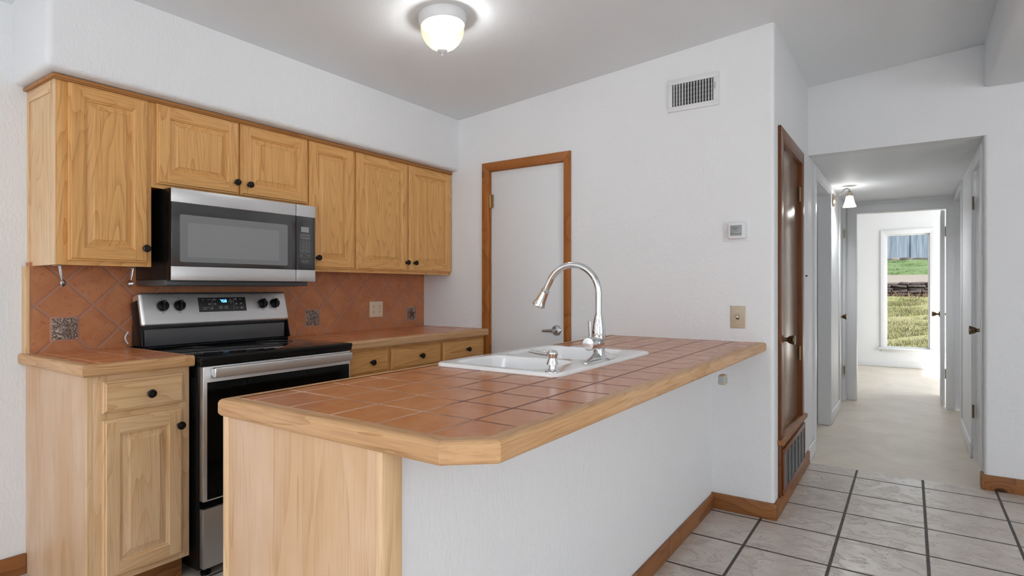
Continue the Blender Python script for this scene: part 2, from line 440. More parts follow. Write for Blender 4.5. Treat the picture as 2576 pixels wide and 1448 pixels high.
# ------------------------------------------------------------------ room shell
XW, YB, YE, XC, XR = -3.05, 3.213, 4.41, -0.575, 0.36
XRT, YRE = 4.6, -3.6
sl = 0.08
def ceil_z(x): return 2.385 + sl * (x + 2.663)

def rects(mb, fixed, at0, at1, a0, a1, b0, b1, holes, m):
    """wall slab with rectangular holes. fixed = axis of the normal; a = horizontal axis, b = z"""
    xs = sorted({a0, a1, *[h[0] for h in holes], *[h[1] for h in holes]}); zs = sorted({b0, b1, *[h[2] for h in holes], *[h[3] for h in holes]})
    for i in range(len(xs) - 1):
        for j in range(len(zs) - 1):
            cx_, cz = (xs[i] + xs[i + 1]) / 2, (zs[j] + zs[j + 1]) / 2
            if any(h[0] < cx_ < h[1] and h[2] < cz < h[3] for h in holes): continue
            if fixed == 1: mb.box((xs[i], at0, zs[j]), (xs[i + 1], at1, zs[j + 1]), m)
            else: mb.box((at0, xs[i], zs[j]), (at1, xs[i + 1], zs[j + 1]), m)
    return mb

structure('floor', MB().box((XW - .1, YRE - .1, -.12), (XRT + .1, 4.40, 0), FLT))
structure('floor_hall', MB().box((-2.6, 4.40, -.12), (2.7, 10.5, -.002), CONC))
mb = MB().prism([(XW - .1, ceil_z(XW - .1)), (XR, ceil_z(XR)), (XR, ceil_z(XR) + .1), (XW - .1, 2.75)], 1, YRE - .1, YE + .1, CEIL); structure('ceiling', mb)
mb = MB().box((XR, YRE - .1, 2.37), (XRT + .1, YE, 2.76), CEIL, 0.02, 3); structure('ceiling_bulkhead', mb)
structure('ceiling_hall', MB().box((XC - .12, YE + .1, 2.09), (XR + .12, 7.13, 2.2), CEIL))
structure('wall_left', MB().box((XW - .1, YRE - .1, 0), (XW, YB + .1, 2.6), WALL))
mb = MB(); rects(mb, 1, YB, YB + .1, XW - .1, XC - .02, 0, 2.7, [(-2.383, -1.799, -1, 1.99)], WALL)
mb.lathe([(.02, 0), (.02, 2.7)], (XC - .02, YB + .02, 0), (0, 0, 1), WALL, 24)
mb.box((XC - .10, YB + .02, 0), (XC - .019, YB + .1, 2.7), WALL); structure('wall_back', mb)
mb = MB(); rects(mb, 0, XC - .09, XC, YB + .02, YE, 0, 2.75, [(3.396, 4.04, .385, 1.97), (3.36, 4.08, .07, .33)], WALL); structure('wall_closet', mb)
mb = MB(); rects(mb, 0, XC - .09, XC, YE, 7.13, 0, 2.2, [(4.76, 5.71, -1, 2.01), (6.55, 7.06, -1, 2.0)], HALL); structure('wall_hall_left', mb)
mb = MB(); rects(mb, 0, XR, XR + .1, YE + .02, 7.13, 0, 2.2, [(4.53, 5.10, -1, 1.99), (6.2, 7.06, -1, 2.03)], HALL); structure('wall_hall_right', mb)
mb = MB(); mb.box((XC, YE, 2.09), (XRT, YE + .1, 2.8), WALL, 0.0).box((XR + .02, YE, 0), (XRT, YE + .1, 2.09), WALL)
mb.lathe([(.02, 0), (.02, 2.09)], (XR + .02, YE + .02, 0), (0, 0, 1), WALL, 24); structure('wall_right_of_hall', mb)
mb = MB(); rects(mb, 1, 7.12, 7.22, -2.6, 2.6, 0, 2.5, [(-.478, .306, -1, 1.98)], HALL); structure('wall_hall_end', mb)
mb = MB(); rects(mb, 1, YRE - .1, YRE, XW - .1, XRT + .1, 0, 2.9, [(-2.4, -.5, .6, 2.1), (.4, 2.5, .15, 2.15)], WALL); structure('wall_rear', mb)
mb = MB(); rects(mb, 0, XRT, XRT + .1, YRE - .1, YE + .1, 0, 2.9, [(-1.8, .6, .55, 2.15)], WALL); structure('wall_right', mb)
# far room
mb = MB(); rects(mb, 1, 10.4, 10.55, -2.6, 2.6, 0, 2.5, [(-.305, .235, .29, 1.985)], WALL); structure('wall_far_room', mb)
structure('wall_far_room_left', MB().box((-2.6, 7.2, 0), (-2.5, 10.5, 2.5), WALL))
mb = MB(); rects(mb, 0, 2.5, 2.6, 7.2, 10.5, 0, 2.5, [(8.2, 9.8, .5, 2.1)], WALL); structure('wall_far_room_right', mb)
structure('ceiling_far_room', MB().box((-2.6, 7.12, 2.42), (2.6, 10.5, 2.52), CEIL))
# small room behind the open doorway on the left of the hall
structure('wall_side_room', MB().box((-2.2, 4.5, 0), (-2.1, 6.1, 2.3), HALL).box((-2.2, 4.45, 0), (XC - .09, 4.55, 2.3), HALL).box((-2.2, 6.05, 0), (XC - .09, 6.15, 2.3), HALL).box((-2.2, 4.45, 2.3), (XC - .09, 6.15, 2.4), CEIL))
# soffit above the wall cabinets, rounded corners
mb = MB().box((XW - .04, .806, 2.024), (-2.665, YB + .04, 2.6), WALL, 0.024, 4); structure('trim_soffit', mb)
# half wall of the island
structure('wall_island', MB().box((-.98, .846, 0), (-.888, YB, .868), WALL))

# baseboards
def bb(name, a, b, m): return structure(name, MB().box(a, b, m, .004, 2))
bb('baseboard_island', (-.888, .87, 0), (-.874, YB - .002, .078), DARKPINE[1])
bb('baseboard_column', (-.888, YB - .015, 0), (XC + .015, YB, .085), DARKPINE[0])
bb('baseboard_closet', (XC, YB - .014, 0), (XC + .015, YE - .02, .085), DARKPINE[1])
bb('baseboard_right', (XR - .004, YE - .016, 0), (XRT, YE, .088), DARKPINE[0])
bb('baseboard_right_return', (XR - .014, YE - .016, 0), (XR, YE + .07, .088), DARKPINE[1])
bb('baseboard_left', (XW, YRE, 0), (XW + .016, .85, .085), DARKPINE[1])
bb('baseboard_hall_left', (XC, YE, 0), (XC + .014, 4.69, .10), TRIMW)
bb('baseboard_hall_left_far', (XC, 5.73, 0), (XC + .014, 6.47, .10), TRIMW)
bb('baseboard_hall_right', (XR - .014, 5.18, 0), (XR, 6.12, .10), TRIMW)
bb('baseboard_far_room', (-2.5, 10.386, 0), (2.5, 10.4, .085), TRIMW)

# ------------------------------------------------------------------ doors and windows
def hinge(parent, p, ax, m=BRASS, hgt=.09, vis='x', name='hinge'):
    mb = MB().tube([(p[0], p[1], p[2] - hgt / 2), (p[0], p[1], p[2] + hgt / 2)], .006, m, 10)
    q = Vector(p); d = Vector(ax) * .022
    mb.box(q + Vector((-.002, -.002, -hgt / 2)) , q + d + Vector((.002, .002, hgt / 2)), m)
    return link(name, mb, parent)

def tulip(parent, p, d, m=ABRASS, s=1.0, name='door_knob'):
    prof = [(.030, 0), (.031, .006), (.014, .010), (.011, .018), (.011, .032), (.016, .036), (.020, .042), (.027, .064), (.026, .070), (.012, .072), (.001, .072)]
    return link(name, MB().lathe([(r * s, h_ * s) for r, h_ in prof], p, d, m, 30), parent, 25)

# door 1: white pantry door with orange pine casing in the back wall
d1 = thing('door_1', (-2.09, YB, 0), kind='structure')
link('door_panel', MB().box((-2.380, YB + .006, .01), (-1.803, YB + .04, 1.988), DOORW, .002), d1)
def frame_y(parent, x0, x1, X0, X1, z1, Z1, yf, yb, mz, mx, z0=0, name='door_casing'):
    mb = MB().prism([(X0, z0), (x0, z0), (x0, z1), (X0, Z1)], 1, yf, yb, mz, .002)
    mb.prism([(x1, z0), (X1, z0), (X1, Z1), (x1, z1)], 1, yf, yb, mz, .002)
    mb.prism([(x0, z1), (x1, z1), (X1, Z1), (X0, Z1)], 1, yf, yb, mx, .002); return link(name, mb, parent)
frame_y(d1, -2.386, -1.799, -2.445, -1.753, 1.988, 2.047, YB - .018, YB, PINE[2], PINE[0])
link('door_jamb', MB().box((-2.387, YB - .006, 0), (-2.379, YB + .1, 1.99), PINE[2]).box((-1.803, YB - .004, 0), (-1.797, YB + .1, 1.99), PINE[2]).box((-2.379, YB - .003, 1.984), (-1.803, YB + .1, 1.9915), PINE[0]), d1)
hinge(d1, (-2.381, YB - .008, 1.783), (1, 0, 0)); hinge(d1, (-2.381, YB - .008, .30), (1, 0, 0))
hd = link('door_handle', MB().lathe([(.034, 0), (.034, .004), (.028, .010), (.013, .012), (.011, .045)], (-1.862, YB + .006, .917), (0, -1, 0), SATIN)
          .tube([(-1.862, YB - .044, .917), (-1.89, YB - .046, .917), (-1.937, YB - .046, .914)], [.012, .010, .0075], SATIN, 12), d1)

# door 2: closet door with grille
d2 = thing('door_2', (XC, 3.72, 0), kind='structure')
link('door_panel', MB().box((XC - .05, 3.40, .39), (XC - .012, 4.036, 1.966), FLUSH, .002), d2)
def frame_x(parent, y0, y1, Y0, Y1, z1, Z1, xb, xf, mz, my, z0=0, name='door_casing'):
    mb = MB().prism([(Y0, z0), (y0, z0), (y0, z1), (Y0, Z1)], 0, xb, xf, mz, .002)
    mb.prism([(y1, z0), (Y1, z0), (Y1, Z1), (y1, z1)], 0, xb, xf, mz, .002)
    mb.prism([(y0, z1), (y1, z1), (Y1, Z1), (Y0, Z1)], 0, xb, xf, my, .002); return link(name, mb, parent)
frame_x(d2, 3.39, 4.04, 3.315, 4.12, 1.968, 2.045, XC, XC + .016, REDPINE[2], REDPINE[1], .36)
link('door_jamb', MB().box((XC - .09, 4.034, .385), (XC + .008, 4.046, 1.975), REDPINE[2]).box((XC - .09, 3.388, .385), (XC + .008, 3.397, 1.975), REDPINE[2]).box((XC - .089, 3.397, 1.965), (XC + .007, 4.034, 1.9745), REDPINE[1]), d2)
link('sill', MB().box((XC - .08, 3.30, .362), (XC + .034, 4.14, .388), DARKPINE[1], .006, 3), d2)
link('lower_panel', MB().box((XC, 3.315, .085), (XC + .014, 4.13, .362), REDPINE[1], .002), d2)
tulip(d2, (XC - .012, 3.475, .905), (1, 0, 0), ABRASS)
hinge(d2, (XC + .004, 4.036, 1.775), (0, -1, 0)); hinge(d2, (XC + .004, 4.036, .78), (0, -1, 0))
# return air grille
g = thing('return_air_grille', (XC + .014, 3.72, .09), 'dark bronze metal return-air grille set below the brown closet door', 'grille')
G0, G1, g0, g1 = 3.345, 4.10, .088, .335
mb = MB()
for a, b in (((G0, g0), (G1, g0 + .03)), ((G0, g1 - .03), (G1, g1)), ((G0, g0 + .03), (G0 + .03, g1 - .03)), ((G1 - .03, g0 + .03), (G1, g1 - .03))):
    mb.box((XC + .014, a[0], a[1]), (XC + .026, b[0], b[1]), REDPINE[1], .003)
link('frame', mb, g)
GR = plain('grille_bronze', (0.09, 0.08, 0.085, 1), 0.4, 0.6)
link('backing', MB().box((XC + .0142, G0 + .02, g0 + .02), (XC + .0155, G1 - .02, g1 - .02), INK), g)
mb = MB()
for k in range(17):
    z = g0 + .036 + k * .0108
    mb.box((XC + .016, G0 + .03, z - .0012), (XC + .025, G1 - .03, z + .0012), GR, xf=Matrix.Translation((XC + .02, 0, z)) @ Matrix.Rotation(.6, 4, 'Y') @ Matrix.Translation((-XC - .02, 0, -z)))
for k in range(1, 6):
    y = G0 + .03 + k * (G1 - G0 - .06) / 6; mb.box((XC + .016, y - .006, g0 + .03), (XC + .0255, y + .006, g1 - .03), GR)
link('louvers', mb, g)

# hall: open doorway on the left (casing only), closed door further along
d3 = thing('door_3', (XC, 5.2, 0), kind='structure')
frame_x(d3, 4.765, 5.705, 4.69, 5.73, 2.005, 2.075, XC, XC + .012, TRIMW, TRIMW)
link('door_jamb', MB().box((XC - .09, 5.695, 0), (XC + .004, 5.712, 2.01), TRIMW).box((XC - .09, 4.758, 0), (XC + .004, 4.772, 2.01), TRIMW).box((XC - .089, 4.772, 1.995), (XC + .003, 5.695, 2.009), TRIMW), d3)
d4 = thing('door_4', (XC, 6.8, 0), kind='structure')
frame_x(d4, 6.555, 7.055, 6.48, 7.118, 1.995, 2.065, XC, XC + .012, TRIMW, TRIMW)
link('door_panel', MB().box((XC - .05, 6.56, .01), (XC - .015, 7.05, 1.99), DOORW, .002), d4)
tulip(d4, (XC - .015, 6.64, .90), (1, 0, 0), ABRASS); hinge(d4, (XC + .002, 7.045, 1.76), (0, -1, 0)); hinge(d4, (XC + .002, 7.045, .32), (0, -1, 0))
# right side of hall
d5 = thing('door_5', (XR, 4.8, 0), kind='structure')
frame_x(d5, 4.535, 5.095, 4.47, 5.17, 1.985, 2.055, XR - .012, XR, TRIMW, TRIMW, .09)
link('door_panel', MB().box((XR + .012, 4.54, .01), (XR + .05, 5.09, 1.98), plain('gloss_white_door', (.8, .8, .8, 1), .22), .002), d5)
tulip(d5, (XR + .012, 4.60, .925), (-1, 0, 0), ABRASS); hinge(d5, (XR - .003, 5.088, 1.77), (0, -1, 0), ABRASS); hinge(d5, (XR - .003, 5.088, .34), (0, -1, 0), ABRASS)
d6 = thing('door_6', (XR, 6.6, 0), kind='structure')
frame_x(d6, 6.2, 7.06, 6.13, 7.118, 2.025, 2.085, XR - .010, XR, TRIMW, TRIMW)
link('door_panel', MB().box((XR + .065, 6.2, .01), (XR + .10, 7.06, 2.03), DOORW, .002), d6)
# end doorway with the door swung open into the far room
d7 = thing('door_7', (-.086, 7.12, 0), kind='structure')
frame_y(d7, -.478, .306, -.55, .372, 1.98, 2.055, 7.107, 7.12, TRIMW, TRIMW)
link('door_jamb', MB().box((-.480, 7.115, 0), (-.466, 7.225, 1.985), TRIMW).box((.293, 7.115, 0), (.308, 7.225, 1.985), TRIMW).box((-.466, 7.116, 1.97), (.293, 7.224, 1.9845), TRIMW), d7)
dp = link('door_panel', MB().box((.252, 7.235, .01), (.286, 7.985, 1.965), DOORW, .002, xf=Matrix.Translation((.27, 7.235, 0)) @ Matrix.Rotation(-.025, 4, 'Z') @ Matrix.Translation((-.27, -7.235, 0))), d7)
tulip(d7, (.268, 7.90, .90), (-1, 0, 0), ABRASS); tulip(d7, (.303, 7.90, .90), (1, 0, 0), ABRASS)
for z in (1.75, .33): hinge(d7, (.292, 7.228, z), (0, -.001, 0), ABRASS, .1)

# window_1 in the far room
w1 = thing('window_1', (-.035, 10.4, .29), kind='structure')
frame_y(w1, -.305, .235, -.37, .292, 1.985, 2.055, 10.382, 10.4, TRIMW, TRIMW, .285, 'window_casing')
link('window_stool', MB().box((-.398, 10.345, .262), (.318, 10.41, .29), TRIMW, .006).box((-.36, 10.385, .225), (.28, 10.4, .262), TRIMW, .004), w1)
mb = MB()
for a, b in (((-.305, .29), (-.285, 1.985)), ((.215, .29), (.235, 1.985)), ((-.285, .29), (.215, .308)), ((-.285, 1.966), (.215, 1.985))): mb.box((a[0], 10.43, a[1]), (b[0], 10.47, b[1]), TRIMW, .002)
link('window_frame', mb, w1); link('pane', MB().box((-.29, 10.449, .3), (.22, 10.452, 1.975), GLASS), w1)
def simple_window(n, axis, at, a0, a1, z0, z1):
    o = thing('window_%d' % n, (0, 0, 0), kind='structure'); mb = MB(); t_ = .05
    for u0, u1, v0, v1 in ((a0, a0 + t_, z0, z1), (a1 - t_, a1, z0, z1), (a0, a1, z0, z0 + t_), (a0, a1, z1 - t_, z1), ((a0 + a1) / 2 - .02, (a0 + a1) / 2 + .02, z0, z1)):
        if axis == 1: mb.box((u0, at - .03, v0), (u1, at + .01, v1), TRIMW)
        else: mb.box((at - .01, u0, v0), (at + .03, u1, v1), TRIMW)
    link('window_frame', mb, o)
simple_window(2, 1, YRE - .03, -2.4, -.5, .6, 2.1); simple_window(3, 1, YRE - .03, .4, 2.5, .15, 2.15)
simple_window(4, 0, XRT + .03, -1.8, .6, .55, 2.15); simple_window(5, 0, 2.53, 8.2, 9.8, .5, 2.1)

# ------------------------------------------------------------------ cabinets
def raised(mb, y0, y1, z0, z1, xb, W, th=.019, fw=.052, raise_=True, flat=False):
    """raised-panel front facing +x: eased edge, stiles and rails, cove and raised field. W = wood materials"""
    V, H = W[2], W[1]; B = mb.bm
    def ring(i, d): return [(xb + d, y0 + i, z0 + i), (xb + d, y1 - i, z0 + i), (xb + d, y1 - i, z1 - i), (xb + d, y0 + i, z1 - i)]
    prof = [(0, 0), (0, th - .008), (.003, th - .0055), (.007, th - .0055), (.010, th)]
    def strip(A, C, mm=None):
        for k in range(4): mb.poly([A[k], A[(k + 1) % 4], C[(k + 1) % 4], C[k]], mm or (H if k in (0, 2) else V))
    rs = [ring(*p) for p in prof]
    for A, C in zip(rs, rs[1:]): strip(A, C)
    i0 = prof[-1][0]; x = xb + th
    if flat:
        mb.poly(ring(i0, th), H); mb.poly(ring(0, 0)[::-1], H); return
    a, b, c_, d = y0 + i0, y1 - i0, z0 + i0, z1 - i0; A_, B_, C_, D_ = y0 + fw, y1 - fw, z0 + fw, z1 - fw
    mb.poly([(x, a, c_), (x, A_, c_), (x, A_, d), (x, a, d)], V); mb.poly([(x, B_, c_), (x, b, c_), (x, b, d), (x, B_, d)], V)
    mb.poly([(x, A_, c_), (x, B_, c_), (x, B_, C_), (x, A_, C_)], H); mb.poly([(x, A_, D_), (x, B_, D_), (x, B_, d), (x, A_, d)], H)
    p2 = [(fw, th), (fw + .003, th - .004), (fw + .007, th - .005), (fw + .010, th - .010), (fw + .014, th - .010), (fw + .034, th - .003), (fw + .036, th - .001), (fw + .04, th - .001)]
    rs = [ring(*p) for p in p2]
    for k_, (A, C) in enumerate(zip(rs, rs[1:])): strip(A, C, V if k_ > 2 else None)
    mb.poly(rs[-1], V); mb.poly(ring(0, 0)[::-1], V)

def knob(parent, x, y, z, s=1.0):
    prof = [(.008, 0), (.0085, .003), (.0055, .006), (.0055, .012), (.011, .016), (.0155, .020), (.0165, .024), (.0150, .0275), (.0115, .0285), (.0105, .0270), (.0085, .0270), (.0070, .0295), (.001, .0305)]
    return link('knob', MB().lathe([(r * s, h_ * s) for r, h_ in prof], (x, y, z), (1, 0, 0), KNOB, 26), parent, 40)

def front(parent, name, y0, y1, z0, z1, x, W, kn=None, flat=False, fw=.052):
    mb = MB(); raised(mb, y0, y1, z0, z1, x, W, flat=flat, fw=fw); o = link(name, mb, parent, 20)
    if kn: knob(o, x + .019, kn[0], kn[1])
    return o

UX = -2.745
def wall_cabinet(y0, y1, z0, z1, label, doors, side=False):
    o = thing('wall_cabinet', (XW, (y0 + y1) / 2, z0), label, 'cabinet', 'oak wall cabinets')
    mb = MB().box((XW, y0, z0 + .012), (UX - .019, y1, z1), OAK[2], .001); link('carcass', mb, o)
    mb = MB(); t_ = .024
    L = y0 if side else y0
    mb.box((UX - .019, y0, z0), (UX, y0 + (.038 if side else .02), z1), OAK[2], .001).box((UX - .019, y1 - .02, z0), (UX, y1, z1), OAK[2], .001)
    mb.box((UX - .018, y0 + .019, z0), (UX - .0002, y1 - .019, z0 + .03), OAK[1]).box((UX - .018, y0 + .019, z1 - .035), (UX - .0002, y1 - .019, z1), OAK[1])
    for (a, b, ka) in doors[1:]: mb.box((UX - .018, a - .015, z0 + .02), (UX - .0003, a + .01, z1 - .02), OAK[2])
    link('face_frame', mb, o)
    if side:
        mb = MB().box((XW, y0 - .006, z0), (XW + .02, y0, z1), PALE[2], .001).box((UX - .045, y0 - .006, z0), (UX - .0005, y0, z1), PALE[2], .001)
        mb.box((XW + .02, y0 - .006, z1 - .045), (UX - .045, y0, z1), PALE[0], .001).box((XW, y0 - .001, z0), (UX - .019, y0 + .004, z1), PALE[2])
        link('side_panel', mb, o)
    for (a, b, kn) in doors: front(o, 'door', a, b, z0 + .018, 2.001, UX, OAK, kn)
    return o
ZT = 2.006
wall_cabinet(.862, 1.205, 1.280, ZT, 'tall oak wall cabinet with one raised-panel door, left of the microwave, worn end panel showing', [(.897, 1.186, (1.17, 1.358))], True)
wall_cabinet(1.205, 2.001, 1.630, ZT, 'short two-door oak wall cabinet directly above the microwave', [(1.222, 1.599, (1.580, 1.704)), (1.609, 1.996, (1.647, 1.702))])
wall_cabinet(2.001, 2.330, 1.280, ZT, 'narrow single-door oak wall cabinet just right of the microwave', [(2.008, 2.320, (2.053, 1.356))])
wall_cabinet(2.330, YB, 1.280, ZT, 'two-door oak wall cabinet in the corner against the back wall', [(2.337, 2.770, (2.748, 1.354)), (2.777, 3.207, (2.822, 1.354))])
mb = MB()
mb.box((XW, .842, 2.0065), (-2.722, YB, 2.0215), OAKD[1], .004, 3); mb.box((UX, .852, 1.9985 + .0035), (-2.728, YB, 2.008), OAKD[1], .002)
single('cabinet_top_molding', mb, 'thin oak molding strip running along the top of the wall cabinets under the soffit', 'molding')

BX = -2.425
# left base cabinet
c = thing('base_cabinet', (XW, 1.03, 0), 'pale oak base cabinet with one drawer over one door, left of the range', 'cabinet', 'base cabinets')
link('side_panel', MB().box((XW, .852, 0), (BX - .019, .868, .872), PLY).box((BX - .0192, .852, 0), (BX - .0005, .868, .872), PALE[2]), c)
link('carcass', MB().box((XW, .868, .10), (BX - .019, 1.208, .87), PALE[2]), c)
link('face_frame', MB().box((BX - .019, .8685, 0), (BX, .915, .872), PALE[2], .001).box((BX - .019, 1.170, .10), (BX, 1.208, .872), PALE[2], .001)
     .box((BX - .018, .915, .835), (BX - .0003, 1.17, .872), PALE[1]).box((BX - .018, .915, .69), (BX - .0003, 1.17, .745), PALE[1]).box((BX - .018, .915, .10), (BX - .0003, 1.17, .145), PALE[1]), c)
link('toe_kick', MB().box((BX - .08, .915, 0), (BX - .06, 1.208, .10), DARKPINE[1]), c)
front(c, 'drawer', .897, 1.180, .732, .848, BX, PALE, (1.05, .786), flat=True)
front(c, 'door', .897, 1.176, .125, .706, BX, PALE, (1.158, .643))
# right base cabinets: one unit under each drawer
def rbase(y0, y1, a, b, ky, label):
    o = thing('base_cabinet', (XW, (y0 + y1) / 2, 0), label, 'cabinet', 'base cabinets')
    link('carcass', MB().box((XW, y0, .10), (BX - .019, y1, .862), OAK[2]), o)
    link('face_frame', MB().box((BX - .019, y0, .10), (BX, a + .01, .862), OAK[2], .001).box((BX - .019, b - .01, .10), (BX, y1, .862), OAK[2], .001)
         .box((BX - .018, a, .835), (BX - .0003, b, .862), OAK[1]).box((BX - .018, a, .69), (BX - .0003, b, .745), OAK[1]).box((BX - .018, a, .10), (BX - .0003, b, .145), OAK[1]), o)
    link('toe_kick', MB().box((BX - .08, y0, 0), (BX - .06, y1, .10), DARKPINE[1]), o)
    front(o, 'drawer', a, b, .728, .846, BX, OAK, (ky, .786), flat=True); front(o, 'door', a, b, .125, .706, BX, OAK, (b - .03, .643))
rbase(1.992, 2.302, 2.006, 2.290, 2.160, 'oak base cabinet immediately right of the range, leftmost of the three under the long counter')
rbase(2.302, 2.740, 2.314, 2.727, 2.545, 'oak base cabinet in the middle of the three right of the range')
rbase(2.740, YB - .0185, 2.753, 3.172, 2.985, 'oak base cabinet at the end of the long counter beside the pine door casing')

def countertop(name, outline, nose_edges, z, zb, tile, label, base, hole=None, nw=.036):
    """tiled slab with an oak nosing along chosen outline edges"""
    o = thing(name, base, label, 'countertop')
    n = len(outline)
    P = [Vector(p) for p in outline]
    # inward offset polygon
    def off(d):
        res = []
        for i in range(n):
            e0, e1 = (i - 1) % n, i
            def ln(e):
                a, b = P[e], P[(e + 1) % n]; t_ = (b - a).normalized(); nn = Vector((-t_.y, t_.x)); dd = d if e in nose_edges else 0.0
                return a + nn * dd, t_
            p0, t0 = ln(e0); p1, t1 = ln(e1); cr = t0.x * t1.y - t0.y * t1.x
            k = ((p1 - p0).x * t1.y - (p1 - p0).y * t1.x) / cr; res.append(p0 + t0 * k)
        return res
    inner = off(nw)
    mb = MB()
    if hole:
        hx0, hx1, hy0, hy1 = hole
        bm2 = bmesh.new(); up = []
        f = bm2.faces.new([bm2.verts.new((p.x, p.y, z)) for p in inner])
        for co, no in (((hx0, 0, 0), (1, 0, 0)), ((hx1, 0, 0), (1, 0, 0)), ((0, hy0, 0), (0, 1, 0)), ((0, hy1, 0), (0, 1, 0))):
            bmesh.ops.bisect_plane(bm2, geom=bm2.verts[:] + bm2.edges[:] + bm2.faces[:], plane_co=co, plane_no=no)
        for f in list(bm2.faces):
            q = f.calc_center_median()
            if hx0 < q.x < hx1 and hy0 < q.y < hy1: bm2.faces.remove(f)
        r = bmesh.ops.extrude_face_region(bm2, geom=list(bm2.faces))
        for v in r['geom']:
            if isinstance(v, bmesh.types.BMVert): v.co.z = zb + .01
        bmesh.ops.recalc_face_normals(bm2, faces=bm2.faces); mb._merge(bm2, tile)
    else:
        mb.prism([(p.x, p.y) for p in inner], 2, zb + .01, z, tile)
    link('tile_top', mb, o, 20)
    # nosing: rounded profile swept per edge, mitred
    mb = MB(); H = z - zb + .0015
    prof = [(nw, H), (.012, H), (.006, H - .002), (.002, H - .006), (0, H - .012), (0, .010), (.002, .005), (.006, .001), (.010, 0), (nw, 0)]
    rings = {d: off(d) for d in {p[0] for p in prof}}
    for e in nose_edges:
        a, b = e, (e + 1) % n; t_ = (P[b] - P[a]).normalized(); m = NOSE[0] if abs(t_.x) > .9 else (NOSE[1] if abs(t_.y) > .9 else NOSED)
        L_ = [[(rings[d][i].x, rings[d][i].y, zb + h_) for d, h_ in prof] for i in (a, b)]
        for k in range(len(prof) - 1): mb.poly([L_[0][k], L_[0][k + 1], L_[1][k + 1], L_[1][k]], m)
        mb.poly(L_[0], m); mb.poly(L_[1][::-1], m)
    bmesh.ops.recalc_face_normals(mb.bm, faces=mb.bm.faces)
    link('wood_edge', mb, o, 25); return o
# outlines counter-clockwise
countertop('countertop', [(XW, .825), (-2.388, .825), (-2.388, 1.212), (XW, 1.212)], [0, 1], .915, .872, SIDET, 'short terracotta-tiled countertop with oak edge, left of the range', (XW, 1.03, .872))
countertop('countertop', [(XW, 1.992), (-2.388, 1.992), (-2.388, YB), (XW, YB)], [1], .908, .862, SIDET, 'long terracotta-tiled countertop with oak edge, right of the range', (XW, 2.6, .862))
SK = (-1.442, -.918, 1.592, 2.402)
countertop('island_countertop', [(-1.462, .800), (-.712, .800), (-.626, .876), (-.612, YB), (-1.50, YB)], [0, 1, 2, 4], .905, .861, ISLT, 'large terracotta-tiled island countertop with clipped corner and oak edge', (-1.05, 2.0, .861), (SK[0] + .02, SK[1] - .02, SK[2] + .02, SK[3] - .02))
# island cabinet with its end panel
i_ = thing('island_cabinet', (-1.2, 2.0, 0), 'pale plywood-ended cabinet of the island, under the overhanging tiled top', 'cabinet')
link('end_panel', MB().box((-1.44, .812, 0), (-.874, .83, .861), PLY, .001), i_)
link('edge_strip', MB().box((-1.454, .809, 0), (-1.430, .845, .861), PALE[2], .001), i_)
link('corner_board', MB().box((-.892, .8105, 0), (-.870, .8665, .861), PALE[2], .003), i_)
link('carcass', MB().box((-1.44, .83, .1), (-.981, YB - .002, .68), PALE[2]).box((-1.44, .83, .68), (-.981, 1.58, .861), PALE[2]).box((-1.46, 1.58, .68), (-1.442, YB - .002, .861), PALE[1]).box((-1.44, 2.42, .68), (-.981, YB - .002, .861), PALE[2]), i_)

# ------------------------------------------------------------------ backsplash
b = thing('tile_backsplash', (XW, 2.0, .91), 'diagonal terracotta tile backsplash between counters and wall cabinets, with oak end strip', 'backsplash')
link('tile_field', MB().box((XW, .852, .915), (-3.003, 1.212, 1.295), BST).box((XW, 1.212, .9155), (-3.003, 1.992, 1.62), BST).box((XW, 1.992, .908), (-3.003, YB, 1.29), BST), b)
link('edge_strip', MB().box((XW, .838, .9155), (-3.0, .852, 1.2785), PALE[2], .002), b)
for k, (y, z) in enumerate(((.972, 1.013), (2.228, 1.006), (3.080, .999))):
    r = .053 if k < 2 else .052
    gb = link('decor_tile', MB().box((-3.0032, y - r, z - r), (-3.0015, y + r, z + r), GROUT, .001), b)
    mb = MB().box((-3.002, y - r + .007, z - r + .007), (-2.999, y + r - .007, z + r - .007), RELIEF, .001)
    if k == 2:
        pts = [(y + (.036 if j % 2 == 0 else .014) * math.sin(j * PI / 5), z + (.036 if j % 2 == 0 else .014) * math.cos(j * PI / 5)) for j in range(10)]
        mb.prism(pts, 0, -2.999, -2.9955, plain('star_rust', srgb(110, 66, 50), .4, .4))
    elif k == 1: mb.tube([(-2.998, y - .03, z - .005), (-2.997, y - .005, z + .014), (-2.998, y + .03, z + .002)], .002, PEWTER, 6)
    rl = link('relief', mb, gb); 
    if k == 2: gb['label'] = 'pewter tile with a star'

